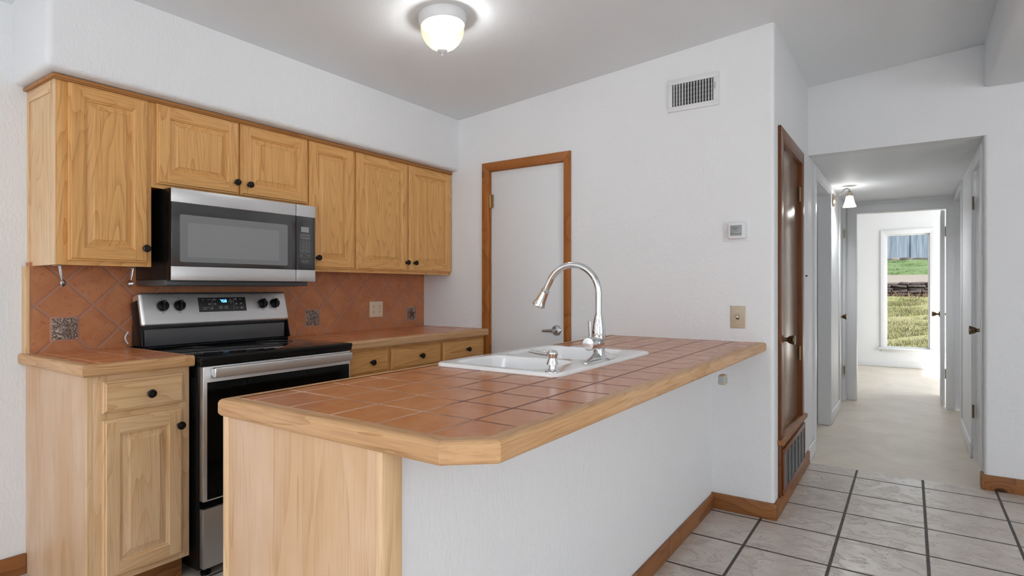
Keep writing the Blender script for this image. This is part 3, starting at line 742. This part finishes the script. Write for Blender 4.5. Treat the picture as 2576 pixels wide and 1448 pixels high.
# ------------------------------------------------------------------ outlet and switches
def slots(mb, xf_box, cy_, cz):
    xf_box(cy_ - .006, cz + .002, .0012, .004); xf_box(cy_ + .006, cz + .002, .0012, .0035); xf_box(cy_, cz - .006, .002, .002)
o = thing('electrical_outlet', (-3.003, 2.738, 1.042), 'almond double-gang electrical outlet plate on the terracotta backsplash', 'outlet')
link('cover_plate', MB().box((-3.003, 2.680, .990), (-2.997, 2.797, 1.096), ALMOND, .003, 3), o)
for k, y in enumerate((2.713, 2.764)):
    mb = MB()
    if k: mb.box((-2.998, y - .0165, 1.012), (-2.995, y + .0165, 1.077), ALMOND, .001).box((-2.9955, y - .008, 1.040), (-2.994, y + .008, 1.044), ALMOND2).box((-2.9955, y - .008, 1.046), (-2.994, y + .008, 1.050), ALMOND2)
    else:
        for z in (1.025, 1.063): mb.lathe([(.017, 0), (.016, .003)], (-2.998, y, z), (1, 0, 0), ALMOND, 24)
    rc = link('receptacle', mb, o)
    for z in (1.025, 1.063):
        mb = MB(); slots(mb, lambda a, c_, ha, hc: mb.box((-2.9952, a - ha, c_ - hc), (-2.9944, a + ha, c_ + hc), INK), y, z)
        link('socket_slots', mb, rc)
o = thing('light_switch', (-.752, YB, 1.033), 'tan toggle light switch plate on the back wall above the island end', 'switch')
link('cover_plate', MB().box((-.790, YB - .006, .975), (-.715, YB, 1.093), ALMOND2, .004, 3), o)
link('toggle', MB().box((-.758, YB - .017, 1.030), (-.747, YB - .005, 1.044), ALMOND, .002).box((-.7595, YB - .0075, 1.022), (-.7455, YB - .0055, 1.046), INK), o)
link('screw', MB().lathe([(.003, 0), (.003, .0015)], (-.7525, YB - .006, 1.062), (0, -1, 0), ALMOND, 10), o); link('screw', MB().lathe([(.003, 0), (.003, .0015)], (-.7525, YB - .006, 1.004), (0, -1, 0), ALMOND, 10), o)
o = thing('light_switch', (XC, 4.24, 1.27), 'white light switch on the wall just past the brown closet door', 'switch')
link('cover_plate', MB().box((XC, 4.20, 1.205), (XC + .007, 4.275, 1.33), WPLAS, .002), o); link('toggle', MB().box((XC + .006, 4.233, 1.262), (XC + .02, 4.243, 1.272), INK, .002), o)
# thermostat
o = thing('thermostat', (-.757, YB, 1.49), 'white square thermostat with grey display on the back wall', 'thermostat')
link('wall_plate', MB().box((-.825, YB - .004, 1.436), (-.689, YB, 1.545), WALL, .0015, 3), o)
link('housing', MB().box((-.799, YB - .028, 1.446), (-.709, YB - .003, 1.534), WPLAS, .008, 4), o)
ds = link('display', MB().box((-.785, YB - .0295, 1.463), (-.727, YB - .0275, 1.518), LCD, .0005), o)
mb = MB()
def seg_digit(mb, ch, cx_, cz, w_, h_, th, m, put):
    S_ = {'0': 'abcdef', '1': 'bc', '2': 'abged', '3': 'abgcd', '5': 'afgcd', '7': 'abc', '8': 'abcdefg'}[ch]
    R = {'a': (0, h_, w_, th), 'd': (0, -h_, w_, th), 'g': (0, 0, w_, th), 'f': (-w_, h_ / 2, th, h_ / 2), 'b': (w_, h_ / 2, th, h_ / 2), 'e': (-w_, -h_ / 2, th, h_ / 2), 'c': (w_, -h_ / 2, th, h_ / 2)}
    for s_ in S_:
        a, b_, ha, hb = R[s_]; put(cx_ + a, cz + b_, ha, hb)
pt = lambda a, b_, ha, hb: mb.box((a - ha, YB - .0300, b_ - hb), (a + ha, YB - .0290, b_ + hb), INK)
for ch, x in (('7', -.767), ('0', -.749)): seg_digit(mb, ch, x, 1.495, .005, .0075, .0009, INK, pt)
mb.box((-.785, YB - .0300, 1.473), (-.727, YB - .0290, 1.4745), INK); link('readout', mb, ds)
# ceiling vent register on back wall
o = thing('air_vent', (-.99, YB, 2.266), 'white louvered air vent high on the back wall', 'vent')
vx0, vx1, vz0, vz1 = -1.131, -.849, 2.176, 2.358
mb = MB()
for a, b_ in (((vx0, vz0), (vx1, vz0 + .029)), ((vx0, vz1 - .030), (vx1, vz1)), ((vx0, vz0 + .029), (vx0 + .026, vz1 - .030)), ((vx1 - .029, vz0 + .029), (vx1, vz1 - .030))): mb.box((a[0], YB - .010, a[1]), (b_[0], YB, b_[1]), WPLAS, .002)
link('frame', mb, o)
link('damper', MB().box((vx0 + .02, YB - .0012, vz0 + .02), (vx1 - .02, YB - .0004, vz1 - .02), INK), o)
mb = MB()
for k in range(5):
    z = vz0 + .045 + k * .0245; mb.box((vx0 + .024, YB - .004, z - .0012), (vx1 - .027, YB - .0025, z + .0012), LCD)
link('rear_louvers', mb, o)
mb = MB()
for k in range(14):
    x = vx0 + .036 + k * .0160
    mb.box((x - .0012, YB - .0105, vz0 + .029), (x + .0012, YB - .002, vz1 - .030), WPLAS, xf=Matrix.Translation((x, YB - .006, 0)) @ Matrix.Rotation((-.35 if k < 4 else .75), 4, 'Z') @ Matrix.Translation((-x, -YB + .006, 0)))
link('louvers', mb, o); link('lever', MB().box((vx1 - .020, YB - .015, 2.262), (vx1 - .0175, YB - .009, 2.300), SATIN), o)

# ------------------------------------------------------------------ range
o = thing('electric_range', (-2.7, 1.602, 0), 'freestanding stainless and black electric range with glass cooktop', 'range')
R0, R1 = 1.222, 1.984
mb = MB().box((-2.985, R0 + .004, .035), (-2.392, R1 - .004, .886), BLACK, .003)
for k in range(3): mb.box((-2.44 + k * .012, R0 + .001, .13), (-2.434 + k * .012, R0 + .005, .82), BLACK, .001)
link('body', mb, o)
link('cooktop', MB().box((-2.88, R0 - .004, .886), (-2.352, R1 + .004, .9075), BLACK, .005, 3).box((-2.372, R0 - .002, .872), (-2.354, R1 + .002, .9), BLACK, .005, 3), o)
gl = link('glass_surface', MB().box((-2.865, R0 + .012, .9070), (-2.375, R1 - .012, .9088), COOKG, .0008), o)
RING = plain('burner_ring', (.05, .05, .052, 1), .25)
for (x, y, r) in ((-2.50, 1.40, .11), (-2.50, 1.80, .09), (-2.74, 1.40, .075), (-2.74, 1.80, .09)):
    link('burner_ring', MB().lathe([(r, 0), (r, .0003), (r - .0025, .0003), (r - .0025, 0)], (x, y, .9088), (0, 0, 1), RING, 56, cap=False), o)
od = link('oven_door', MB().box((-2.392, R0 + .010, .318), (-2.362, R1 - .004, .868), STEEL, .003), o)
link('door_glass', MB().box((-2.364, R0 + .026, .325), (-2.3595, R1 - .012, .803), BLACKG, .001), od)
link('handle', MB().box((-2.344, R0 + .037, .823), (-2.322, R1 - .020, .864), STEEL, .006, 4).box((-2.365, R0 + .045, .83), (-2.335, R0 + .07, .858), STEEL, .002).box((-2.365, R1 - .06, .83), (-2.335, R1 - .035, .858), STEEL, .002), od)
link('storage_drawer', MB().box((-2.392, R0 + .010, .045), (-2.362, R1 - .004, .287), STEELD, .003), o)
link('drawer_gap_panel', MB().box((-2.392, R0 + .012, .287), (-2.378, R1 - .008, .318), BLACKG), o)
for y in (R0 + .05, R1 - .05): link('foot', MB().lathe([(.02, 0), (.02, .012), (.01, .014), (.01, .04)], (-2.42, y, 0), (0, 0, 1), BLACK, 16), o)
# backguard, front face leans back
link('riser', MB().box((-2.985, R0 + .004, .90), (-2.905, R1 - .004, 1.02), BLACK, .004).box((-2.905, R0 + .02, .918), (-2.895, R1 - .02, .996), RISER, .003, 3).box((-2.91, R0 + .006, .907), (-2.880, R1 - .006, .915), BLACK, .003), o)
tl = math.atan2(.040, .155); BO = Vector((-2.872, 0, 1.012))
BF = Matrix.Translation(BO) @ Matrix.Rotation(-tl, 4, 'Y')       # local z runs up the leaning face, local x out of it
def bxf(mb, y0, y1, z0, z1, x0, x1, m, bev=0, seg=2): mb.box((x0, y0, z0), (x1, y1, z1), m, bev, seg, xf=BF)
mb = MB(); bxf(mb, R0 + .002, R1 - .002, 0, .162, -.075, 0, STEEL, .014, 5); bg = link('backguard', mb, o)
for ya, yb_ in ((R0 - .001, R0 + .006), (R1 - .006, R1 + .001)):
    mb = MB(); bxf(mb, ya, yb_, -.09, .13, -.085, -.02, BLACK, .004); link('end_cap', mb, bg)
mb = MB(); bxf(mb, 1.487, 1.735, .059, .132, -.001, .0012, plain('panel_black', (.022, .022, .024, 1), .3), .0006); dp = link('control_panel', mb, bg)
mb = MB()
def put(a, b_, ha, hb, m=BLUE): bxf(mb, a - ha, a + ha, b_ - hb, b_ + hb, .0012, .0018, m)
for ch, y in (('7', 1.602), ('5', 1.6145), ('8', 1.6265)): seg_digit(mb, ch, y, .113, .0037, .0062, .0011, BLUE, put)
put(1.6082, .116, .0008, .0008); put(1.6082, .110, .0008, .0008); link('clock_digits', mb, dp)
mb = MB(); pw = lambda a, b_, ha, hb: put(a, b_, ha, hb, PRINT)
for (y, z, hw, n_) in ((1.512, .121, .005, 1), (1.540, .121, .005, 1), (1.542, .098, .006, 2), (1.517, .0735, .009, 1), (1.548, .0735, .006, 1), (1.568, .121, .006, 2), (1.570, .098, .006, 2), (1.645 + .008, .111, .011, 1),
                    (1.680, .121, .006, 2), (1.706, .121, .005, 1), (1.682, .098, .005, 2), (1.708, .098, .005, 2), (1.684, .0755, .005, 1), (1.709, .0755, .007, 2)):
    for q in range(n_): pw(y, z + (q - (n_ - 1) / 2) * .005, hw, .0012)
pw(1.530, .081, .022, .0005); pw(1.5555, .096, .0004, .028); pw(1.668, .096, .0004, .028)
for y in (1.598, 1.626):
    for (a, b_, ha, hb) in ((0, .006, .008, .0005), (0, -.006, .008, .0005), (-.008, 0, .0005, .006), (.008, 0, .0005, .006), (0, 0, .002, .002)): pw(y + a, .080 + b_, ha, hb)
link('button_legends', mb, dp)
mb = MB()
for y in (1.653,):
    for z, s_ in ((.1215, 1), (.101, -1)):
        mb.poly([BF @ Vector((.0018, y - .004, z - .003 * s_)), BF @ Vector((.0018, y + .004, z - .003 * s_)), BF @ Vector((.0018, y, z + .003 * s_))], PRINT)
link('arrows', mb, dp)
for y, a in ((1.320, 0), (1.396, 0), (1.829, 0), (1.901, 0)):
    z = .094; c_ = BF @ Vector((0, y, z)); nrm = (BF.to_3x3() @ Vector((1, 0, 0)))
    mb = MB().lathe([(.030, 0), (.030, .0006)], c_, nrm, STEELD, 40)
    mb.lathe([(.025, .0006), (.0245, .012), (.022, .019), (.020, .020)], c_, nrm, BLACK, 32)
    bxf(mb, y - .007, y + .007, z - .023, z + .023, .018, .034, BLACK, .004, 3); bxf(mb, y - .001, y + .001, z + .010, z + .021, .0335, .0345, PRINT)
    for aa in (-2.2, -1.2, 1.2, 2.2, 3.14159, 0): 
        yy = y + .034 * math.sin(aa); zz = z + .034 * math.cos(aa)
        if abs(aa) in (0, 3.14159): bxf(mb, yy - .006, yy + .006, zz - .001, zz + .001, 0, .0006, INK)
        else: bxf(mb, yy - .0012, yy + .0012, zz - .0012, zz + .0012, 0, .0006, INK)
    kb = link('burner_knob', mb, bg)
# white power cord loop beside the range
mb = MB().tube([(-2.985, 1.215 - .004 - .012 * math.sin(PI * k / 10), .93 + .055 * k / 10) for k in range(11)], .0035, WPLAS, 8)
single('power_cord', mb, 'white cord loop showing at the left rear edge of the range', 'cord')

# ------------------------------------------------------------------ microwave
o = thing('microwave', (-2.85, 1.62, 1.2), 'black and stainless over-the-range microwave mounted below the short cabinet', 'microwave')
M0, M1, MX = 1.247, 1.991, -2.66
link('body', MB().box((-3.0, M0 + .002, 1.226), (-2.700, M1 - .002, 1.628), BLACK, .002), o)
link('vent_base', MB().box((-2.995, M0, 1.198), (-2.715, M1 - .004, 1.226), VENTG, .006).box((-2.97, M0 + .05, 1.196), (-2.74, M1 - .05, 1.199), INK), o)
mdr = link('door', MB().box((-2.700, M0, 1.224), (MX, 1.8695, 1.627), BLACK, .002), o)
mb = MB().box((MX - .004, M0, 1.566), (MX + .003, 1.8695, 1.6275), STEEL, .0015).box((MX - .004, M0, 1.222), (MX + .003, 1.8695, 1.284), STEEL, .0015); link('steel_trim', mb, mdr)
gl = link('door_glass', MB().box((MX - .003, M0 + .0015, 1.285), (MX + .002, 1.8690, 1.5655), MWG, .0006), mdr)
def rr(mb, y0, y1, z0, z1, x0, x1, r, m):
    pts = []
    for (cy_, cz, a0) in ((y1 - r, z1 - r, 0), (y0 + r, z1 - r, PI / 2), (y0 + r, z0 + r, PI), (y1 - r, z0 + r, 3 * PI / 2)):
        for k in range(6): a = a0 + PI / 2 * k / 5; pts.append((cy_ + r * math.cos(a), cz + r * math.sin(a)))
    mb.prism(pts, 0, x0, x1, m)
mb = MB(); rr(mb, 1.284, 1.822, 1.304, 1.514, MX + .002, MX + .0023, .008, MWW); rr(mb, 1.318, 1.772, 1.326, 1.480, MX + .0023, MX + .0026, .004, MWI); link('viewing_window', mb, gl)
cp = link('control_panel', MB().box((-2.700, 1.8725, 1.224), (MX, M1, 1.627), BLACK, .002).box((MX - .004, 1.8725, 1.566), (MX + .003, M1, 1.6275), STEEL, .0015).box((MX - .004, 1.8725, 1.222), (MX + .003, M1, 1.284), STEEL, .0015)
          .box((MX - .003, 1.873, 1.285), (MX + .002, M1 - .0005, 1.5655), MWG, .0006), o)
X_ = MX + .002
link('display', MB().box((X_, 1.902, 1.484), (X_ + .0006, 1.950, 1.512), LCD), cp)
mb = MB(); ln = lambda y0, y1, z0, z1: mb.box((X_, y0, z0), (X_ + .0004, y1, z1), PRINT)
def grid(ys, zs):
    for y in ys: ln(y - .0003, y + .0003, zs[0], zs[-1])
    for z in zs: ln(ys[0], ys[-1], z - .0003, z + .0003)
grid((1.897, 1.917, 1.936, 1.955), (1.446, 1.461, 1.476)); grid((1.897, 1.917, 1.936, 1.955), (1.378, 1.393, 1.408, 1.423, 1.438)); grid((1.897, 1.955), (1.352, 1.368)); grid((1.907, 1.945), (1.322, 1.334))
for y in (1.907, 1.9265, 1.9455):
    for z in (1.4535, 1.4685): ln(y - .006, y + .006, z - .0012, z + .0012)
for y in (1.907, 1.9455): ln(y - .006, y + .006, 1.3595, 1.3605)
for y in (1.907, 1.9455): ln(y - .005, y + .005, 1.384, 1.386)
for y in (1.9165, 1.9355): ln(y - .005, y + .005, 1.3275, 1.329)
T0 = Matrix(((0, 0, 1, 0), (1, 0, 0, 0), (0, 1, 0, 0), (0, 0, 0, 1)))
digs = '123456789'
for k, ch in enumerate(digs): text_mesh(mb, ch, .0095, PRINT, Matrix.Translation((X_ + .0006, (1.907, 1.9265, 1.9455)[k % 3], 1.4305 - .015 * (k // 3))) @ T0)
text_mesh(mb, '0', .0095, PRINT, Matrix.Translation((X_ + .0006, 1.9265, 1.3855)) @ T0)
link('keypad', mb, cp)
link('vent_slot_panel', MB().box((X_, 1.886, 1.290), (X_ + .0008, 1.975, 1.312), DKGREY, .0003), cp)

# ------------------------------------------------------------------ paper towel brackets under the left cabinet
for k, (y, lab) in enumerate(((.890, 'chrome paper-towel bracket arm under the tall wall cabinet, left one'), (1.195, 'chrome paper-towel bracket arm under the tall wall cabinet, beside the microwave'))):
    o = thing('towel_bracket', (-2.85, y, 1.28), lab, 'bracket', 'paper-towel bracket arms'); s_ = 1 if k == 0 else -1
    xx = -2.80 if k == 0 else -2.90
    mb = MB().box((xx - .012, y - .022, 1.276), (xx + .012, y + .012, 1.2795), SATIN, .001)
    mb.tube([(xx - .005, y, 1.277), (xx - .004, y + .004 * s_, 1.245), (xx, y + .008 * s_, 1.216)], [.004, .0035, .003], SATIN, 8).tube([(xx + .006, y, 1.277), (xx + .005, y + .004 * s_, 1.245), (xx, y + .008 * s_, 1.216)], [.004, .0035, .003], SATIN, 8)
    link('arm', mb, o)
    link('end_cup', MB().lathe([(.004, -.004), (.014, 0), (.015, .004), (.009, .010), (.002, .012)], (xx, y + .008 * s_, 1.208), (.8, s_, 0), SATIN, 20), o)

# ------------------------------------------------------------------ sink
o = thing('kitchen_sink', (-1.175, 2.0, .905), 'white double-bowl drop-in sink set into the island top', 'sink')
def rpoly(x0, x1, y0, y1, r, n=7):
    pts = []
    for (a, b_, s0) in ((x1 - r, y1 - r, 0), (x0 + r, y1 - r, PI / 2), (x0 + r, y0 + r, PI), (x1 - r, y0 + r, 3 * PI / 2)):
        for k in range(n): t_ = s0 + PI / 2 * k / (n - 1); pts.append((a + r * math.cos(t_), b_ + r * math.sin(t_)))
    return pts
ZR = .9175
rim = MB()
# deck with two holes: build by boolean-free bridging: outer ring + strips handled with triangle fill
bm2 = bmesh.new()
def loop(pts, z): vs_ = [bm2.verts.new((p[0], p[1], z)) for p in pts]; return vs_, [bm2.edges.new((vs_[k], vs_[(k + 1) % len(vs_)])) for k in range(len(vs_))]
bowls = [(-1.395, -1.010, 1.630, 1.915), (-1.395, -1.010, 1.955, 2.365)]
outer_in, e0 = loop(rpoly(SK[0] + .008, SK[1] - .008, SK[2] + .008, SK[3] - .008, .035), ZR)
es = list(e0); holes_ = []
for bw in bowls:
    v_, e_ = loop(rpoly(*bw, .06), ZR - .001); es += e_; holes_.append(v_)
bmesh.ops.triangle_fill(bm2, use_beauty=True, use_dissolve=False, edges=es)
outs = [outer_in]
for d, z in ((.003, ZR - .001), (0, ZR - .005), (0, .9052)):
    outs.append([bm2.verts.new((p[0], p[1], z)) for p in rpoly(SK[0] + d, SK[1] - d, SK[2] + d, SK[3] - d, .04)])
for A, B in zip(outs, outs[1:]):
    for k in range(len(A)): bm2.faces.new([A[k], A[(k + 1) % len(A)], B[(k + 1) % len(A)], B[k]])
bmesh.ops.recalc_face_normals(bm2, faces=bm2.faces); rim._merge(bm2, PORC); link('deck', rim, o, 40)
for (x0, x1, y0, y1) in bowls:
    bm2 = bmesh.new(); prev = None
    for ins, z, r in ((0, ZR - .001, .06), (.004, ZR - .004, .058), (.007, ZR - .012, .056), (.012, .80, .055), (.020, .77, .055), (.045, .75, .05), (.10, .745, .03)):
        cur = [bm2.verts.new((p[0], p[1], z)) for p in rpoly(x0 + ins, x1 - ins, y0 + ins, y1 - ins, r)]
        if prev:
            for k in range(len(cur)): bm2.faces.new([prev[k], prev[(k + 1) % len(cur)], cur[(k + 1) % len(cur)], cur[k]])
        prev = cur
    bm2.faces.new(prev); bmesh.ops.recalc_face_normals(bm2, faces=bm2.faces); bmesh.ops.reverse_faces(bm2, faces=bm2.faces)
    m_ = MB(); m_._merge(bm2, PORC); bw_ = link('bowl', m_, o, 40)
    link('drain', MB().lathe([(.04, 0), (.042, .002), (.03, .003), (.005, .001)], ((x0 + x1) / 2, (y0 + y1) / 2, .745), (0, 0, 1), CHROME, 28), bw_)

# faucet
FX, FY = -.962, 1.978
o = thing('faucet', (FX, FY, ZR), 'tall chrome gooseneck pull-down faucet standing on the sink deck', 'faucet')
pts = []
n_ = 28; Lp, Wp = .140, .032
def blade(k):
    a = 2 * PI * k / n_; return (FX + Wp * math.copysign(abs(math.sin(a)) ** 1.0, math.sin(a)) * (1 - .25 * abs(math.cos(a))), FY + .018 + Lp * math.cos(a))
bm2 = bmesh.new(); prev = None
for s_, dz in ((1, 0), (1, .003), (.96, .007), (.80, .012), (.55, .019), (.34, .030), (.24, .042)):
    cur = []
    for k in range(n_):
        x, y = blade(k); x = FX + (x - FX) * s_; yc = FY; y = yc + (y - yc) * (s_ if s_ > .4 else s_)
        cur.append(bm2.verts.new((x, y, ZR + dz)))
    if prev:
        for k in range(n_): bm2.faces.new([prev[k], prev[(k + 1) % n_], cur[(k + 1) % n_], cur[k]])
    prev = cur
bm2.faces.new(prev); bmesh.ops.recalc_face_normals(bm2, faces=bm2.faces); m_ = MB(); m_._merge(bm2, CHROME); link('base_plate', m_, o, 60)
link('body', MB().lathe([(.024, .010), (.021, .018), (.0205, .05), (.0225, .07), (.0250, .09), (.0255, .108), (.0235, .130), (.019, .152), (.0165, .163), (.0165, .168)], (FX, FY, ZR), (0, 0, 1), CHROME, 36), o, 50)
# gooseneck: up, over toward -x
ar = .112; top = 1.166; cxn = FX - ar
pts = [(FX, FY, 1.085), (FX, FY, 1.13), (FX, FY, 1.16)] + [(cxn + ar * math.cos(a), FY, top + ar * math.sin(a)) for a in [math.radians(q) for q in range(0, 157, 6)]]
ea = math.radians(151); tx, tz = -math.sin(ea), math.cos(ea); e = pts[-1]
pts += [(e[0] + tx * q, FY, e[2] + tz * q) for q in (.013, .026, .038)]
link('gooseneck', MB().tube(pts, .0125, CHROME, 22), o, 50)
e = pts[-1]
sp_ = link('spray_head', MB().lathe([(.0125, -.006), (.0165, -.004), (.0170, 0), (.0150, .003), (.0160, .008), (.0205, .045), (.0250, .060), (.0265, .064), (.0250, .070), (.018, .072), (.001, .071)], e, (tx, 0, tz), CHROME, 32), o, 50)
# handle: horizontal barrel toward the near side with upright lever
hb_ = link('handle_barrel', MB().lathe([(.0245, .0), (.0245, .045), (.0235, .046), (.0245, .047), (.0245, .086), (.022, .091), (.001, .092)], (FX, FY + .002, ZR + .068), (0, -1, 0), CHROME, 32), o, 40)
link('lever', MB().tube([(FX, FY - .072, ZR + .086), (FX, FY - .072, ZR + .11), (FX, FY - .073, ZR + .150)], [.0055, .0065, .0085], CHROME, 14), hb_)

o = thing('soap_dispenser', (-.950, 1.632, ZR), 'short chrome soap dispenser pump on the near corner of the sink', 'soap dispenser')
SX, SY = -.955, 1.625
link('body', MB().lathe([(.026, 0), (.0255, .002), (.014, .006), (.012, .009), (.012, .024)], (SX, SY, ZR), (0, 0, 1), CHROME, 30), o, 40)
link('pump_head', MB().lathe([(.0125, .022), (.0195, .024), (.0185, .030), (.0145, .040), (.0140, .048), (.0175, .058), (.0170, .064), (.012, .069), (.001, .071)], (SX, SY, ZR), (0, 0, 1), CHROME, 30), o, 50)
link('spout', MB().tube([(SX - .008, SY, ZR + .057), (SX - .045, SY, ZR + .058), (SX - .088, SY - .004, ZR + .062)], [.008, .0075, .005], SATIN, 12), o)

# tag hanging on a wire below the island edge
o = thing('wired_sensor', (-.625, 2.46, .79), 'small beige plastic box hanging on a wire below the island counter edge', 'sensor')
link('case', MB().box((-.650, 2.440, .792), (-.622, 2.486, .832), ALMOND2, .006, 3), o)
link('label', MB().box((-.6222, 2.4435, .800), (-.6214, 2.470, .822), LABEL), o)
link('label', MB().box((-.647, 2.4392, .800), (-.626, 2.4402, .824), LABEL), o)
link('wire', MB().tube([(-.630, 2.475, .832), (-.622, 2.482, .842), (-.624, 2.478, .856), (-.628, 2.468, .861)], .0012, WPLAS, 6), o)

# ------------------------------------------------------------------ ceiling light
LX, LY = -1.800, 2.050; LZ = ceil_z(LX)
o = thing('ceiling_light', (LX, LY, LZ), 'lit dome ceiling light with ribbed frosted glass and white ring', 'ceiling light')
nrm = (sl, 0, -1)
link('mounting_ring', MB().lathe([(.113, -.004), (.113, .014), (.108, .020), (.108, .034), (.100, .046), (.095, .047)], (LX, LY, LZ), nrm, WPLAS, 56), o, 40)
DM = lampmat('lit_dome', (1.0, .93, .74, 1), (1.0, .84, .54, 1), 1.1, .40, (.02, -.015, -.10), .12)
link('glass_dome', MB().lathe([(.0985, .044), (.1005, .055), (.099, .075), (.092, .098), (.078, .122), (.058, .142), (.036, .154), (.018, .159), (.001, .160)], (LX, LY, LZ), (0, 0, -1), DM, 256, cap=False, flute=.008, nf=32), o, 60)
bulb('ceiling_lamp_bulb', (LX + .02, LY - .015, LZ - .10), 7.0, .022)
link('added_baffle', MB().lathe([(.094, .026), (.001, .026)], (LX, LY, LZ), (0, 0, -1), plain('added_baffle_dark', (.03, .022, .014, 1), .6), 40, cap=False), o)  # dark disc added inside the ring to keep the dome from washing out
link('finial', MB().lathe([(.022, .153), (.0235, .160), (.021, .166), (.012, .172), (.006, .175), (.005, .181), (.006, .185), (.001, .188)], (LX, LY, LZ), (0, 0, -1), WPLAS, 28), o, 50)

# hall sconce
o = thing('wall_sconce', (XC, 5.95, 1.98), 'lit wall sconce with pewter arm and bell glass shade in the hallway', 'wall light')
link('wall_plate', MB().lathe([(.062, 0), (.060, .008), (.045, .018), (.030, .026), (.006, .030)], (XC, 5.93, 1.975), (1, 0, 0), PEWTER, 36), o, 50)
ap = [(XC + .025, 5.93, 2.01), (XC + .050, 5.93, 2.012), (XC + .072, 5.93, 2.035), (XC + .090, 5.93, 2.062), (XC + .112, 5.93, 2.070), (XC + .128, 5.93, 2.060), (XC + .132, 5.93, 2.045)]
link('arm', MB().tube(ap, .0048, PEWTER, 10), o, 60)
link('socket_cup', MB().lathe([(.008, 0), (.014, .006), (.026, .030), (.029, .048), (.027, .050)], (XC + .132, 5.93, 2.048), (0, 0, -1), PEWTER, 30), o, 50)
SM = lampmat('lit_sconce_glass', (1.0, .96, .86, 1), (1.0, .93, .80, 1), 1.3, .60, (.132, -.02, -.045), .09)
link('glass_shade', MB().lathe([(.026, .048), (.030, .062), (.036, .090), (.044, .118), (.054, .144), (.053, .145), (.040, .115), (.024, .060)], (XC + .132, 5.93, 2.048), (0, 0, -1), SM, 64, cap=False, flute=.02, nf=12), o, 60)
bulb('sconce_bulb', (XC + .132, 5.93, 1.925), 12, .016)
# small round cap on hall ceiling
single('blank_cover', MB().lathe([(.03, 0), (.028, .006), (.02, .009), (.001, .0095)], (.323, 4.86, 2.09), (0, 0, -1), WPLAS, 28), 'small round white cap on the hallway ceiling near the opening', 'cover')

# ------------------------------------------------------------------ outside the far window
def terrain(name, pts, m, x0=-7, x1=7, n=40, rough=.05):
    """ground strip; pts = (y, z) from near to far"""
    mb = MB(); i = mb.mi(m); rows = []
    dense = []
    for (ya, za), (yb_, zb_) in zip(pts, pts[1:]):
        k_ = max(2, int((yb_ - ya) * 3))
        for k in range(k_): q = k / k_; dense.append((ya + (yb_ - ya) * q, za + (zb_ - za) * q))
    dense.append(pts[-1])
    for j, (y, z) in enumerate(dense):
        rows.append([mb.bm.verts.new((x0 + (x1 - x0) * k / n, y, z + random.uniform(-rough, rough) * (0 < j < len(dense) - 1))) for k in range(n + 1)])
    for A, B in zip(rows, rows[1:]):
        for k in range(n): mb.bm.faces.new([A[k], A[k + 1], B[k + 1], B[k]])
    return mb
structure('ground_near_slope', terrain('g', [(10.56, -.05), (12, .12), (15, .48), (19.0, .95)], DRYG))
structure('ground_path', terrain('g', [(19.18, .9), (19.26, 1.33), (20.4, 1.56)], PATH, rough=.01))
structure('ground_upper_slope', terrain('g', [(20.4, 1.56), (22, 1.82), (24.6, 2.16)], GREENG))
def blades(name, y0, y1, zf, cnt, hmin, hmax, m, label, xs=3.0):
    mb = MB(); mb.mi(m)
    for _ in range(cnt):
        y = random.uniform(y0, y1); x = random.gauss(0, 1) * xs * .4 - .05; z = zf(y); a = random.uniform(0, PI); hh_ = random.uniform(hmin, hmax); w_ = random.uniform(.004, .009); lx, ly = random.uniform(-.8, .8) * hh_, random.uniform(-.8, .8) * hh_
        v = [mb.bm.verts.new(p) for p in ((x - w_ * math.cos(a), y - w_ * math.sin(a), z - .03), (x + w_ * math.cos(a), y + w_ * math.sin(a), z - .03), (x + lx, y + ly, z + hh_))]
        mb.bm.faces.new(v)
    return single(name, mb, label, 'grass', kind='stuff')
def z1_(y): return .12 + (y - 12) * .12 if y < 15 else .48 + (y - 15) * .1175
blades('dry_grass', 10.8, 18.45, z1_, 42000, .02, .07, DRYG, 'yellow-green dry grass covering the slope outside the far window')
blades('green_grass', 20.5, 24.4, lambda y: 1.58 + (y - 20.5) * .145, 9000, .02, .05, GREENG, 'bright green grass strip below the fence outside')
blades('dry_stalks', 18.55, 18.8, lambda y: .92, 420, .06, .22, STALK, 'dry brown stalks along the foot of the stone wall')
mb = MB(); mb.box((-7, 19.05, .7), (7, 19.35, 1.3), STONE)
for row in range(6):
    x = -4.0 + random.uniform(0, .1)
    while x < 4.0:
        L_ = random.uniform(.14, .42); hgt = .065; z = .90 + row * .075
        if not (row >= 5 and x < -.45):
            M_ = Matrix.Translation((x + L_ / 2, 19.05, z + hgt / 2)) @ Matrix.Rotation(random.uniform(-.12, .12), 4, 'Y')
            mb.box((-L_ / 2, -random.uniform(.06, .12), -hgt / 2), (L_ / 2, .2, hgt / 2), STONE, .015, 2, xf=M_)
        x += L_ + .012
single('stone_wall', mb, 'low dry-stacked dark stone wall across the slope outside', 'stone wall')
mb = MB(); x = -5.0
while x < 5.0:
    w_ = random.uniform(.13, .19); mb.box((x, 24.70 + random.uniform(0, .02), 2.12), (x + w_ - .003, 24.73, 4.1 + random.uniform(-.03, .03)), FENCE); x += w_
mb.box((-5, 24.731, 2.1), (5, 24.745, 4.05), FENCE).box((-5, 24.745, 2.4), (5, 24.78, 2.5), FENCE).box((-5, 24.73, 3.7), (5, 24.78, 3.8), FENCE)
single('board_fence', mb, 'weathered blue-grey vertical board fence behind the yard', 'fence')
mb = MB(); x = -4
while x < 4:
    L_ = random.uniform(.2, .5); mb.box((x, 24.45, 2.08), (x + L_, 24.69, 2.22 + random.uniform(-.03, .03)), PATH if random.random() < .4 else STONE, .03, 2); x += L_ + .04
single('stone_edging', mb, 'row of rough stones along the foot of the board fence', 'stones')
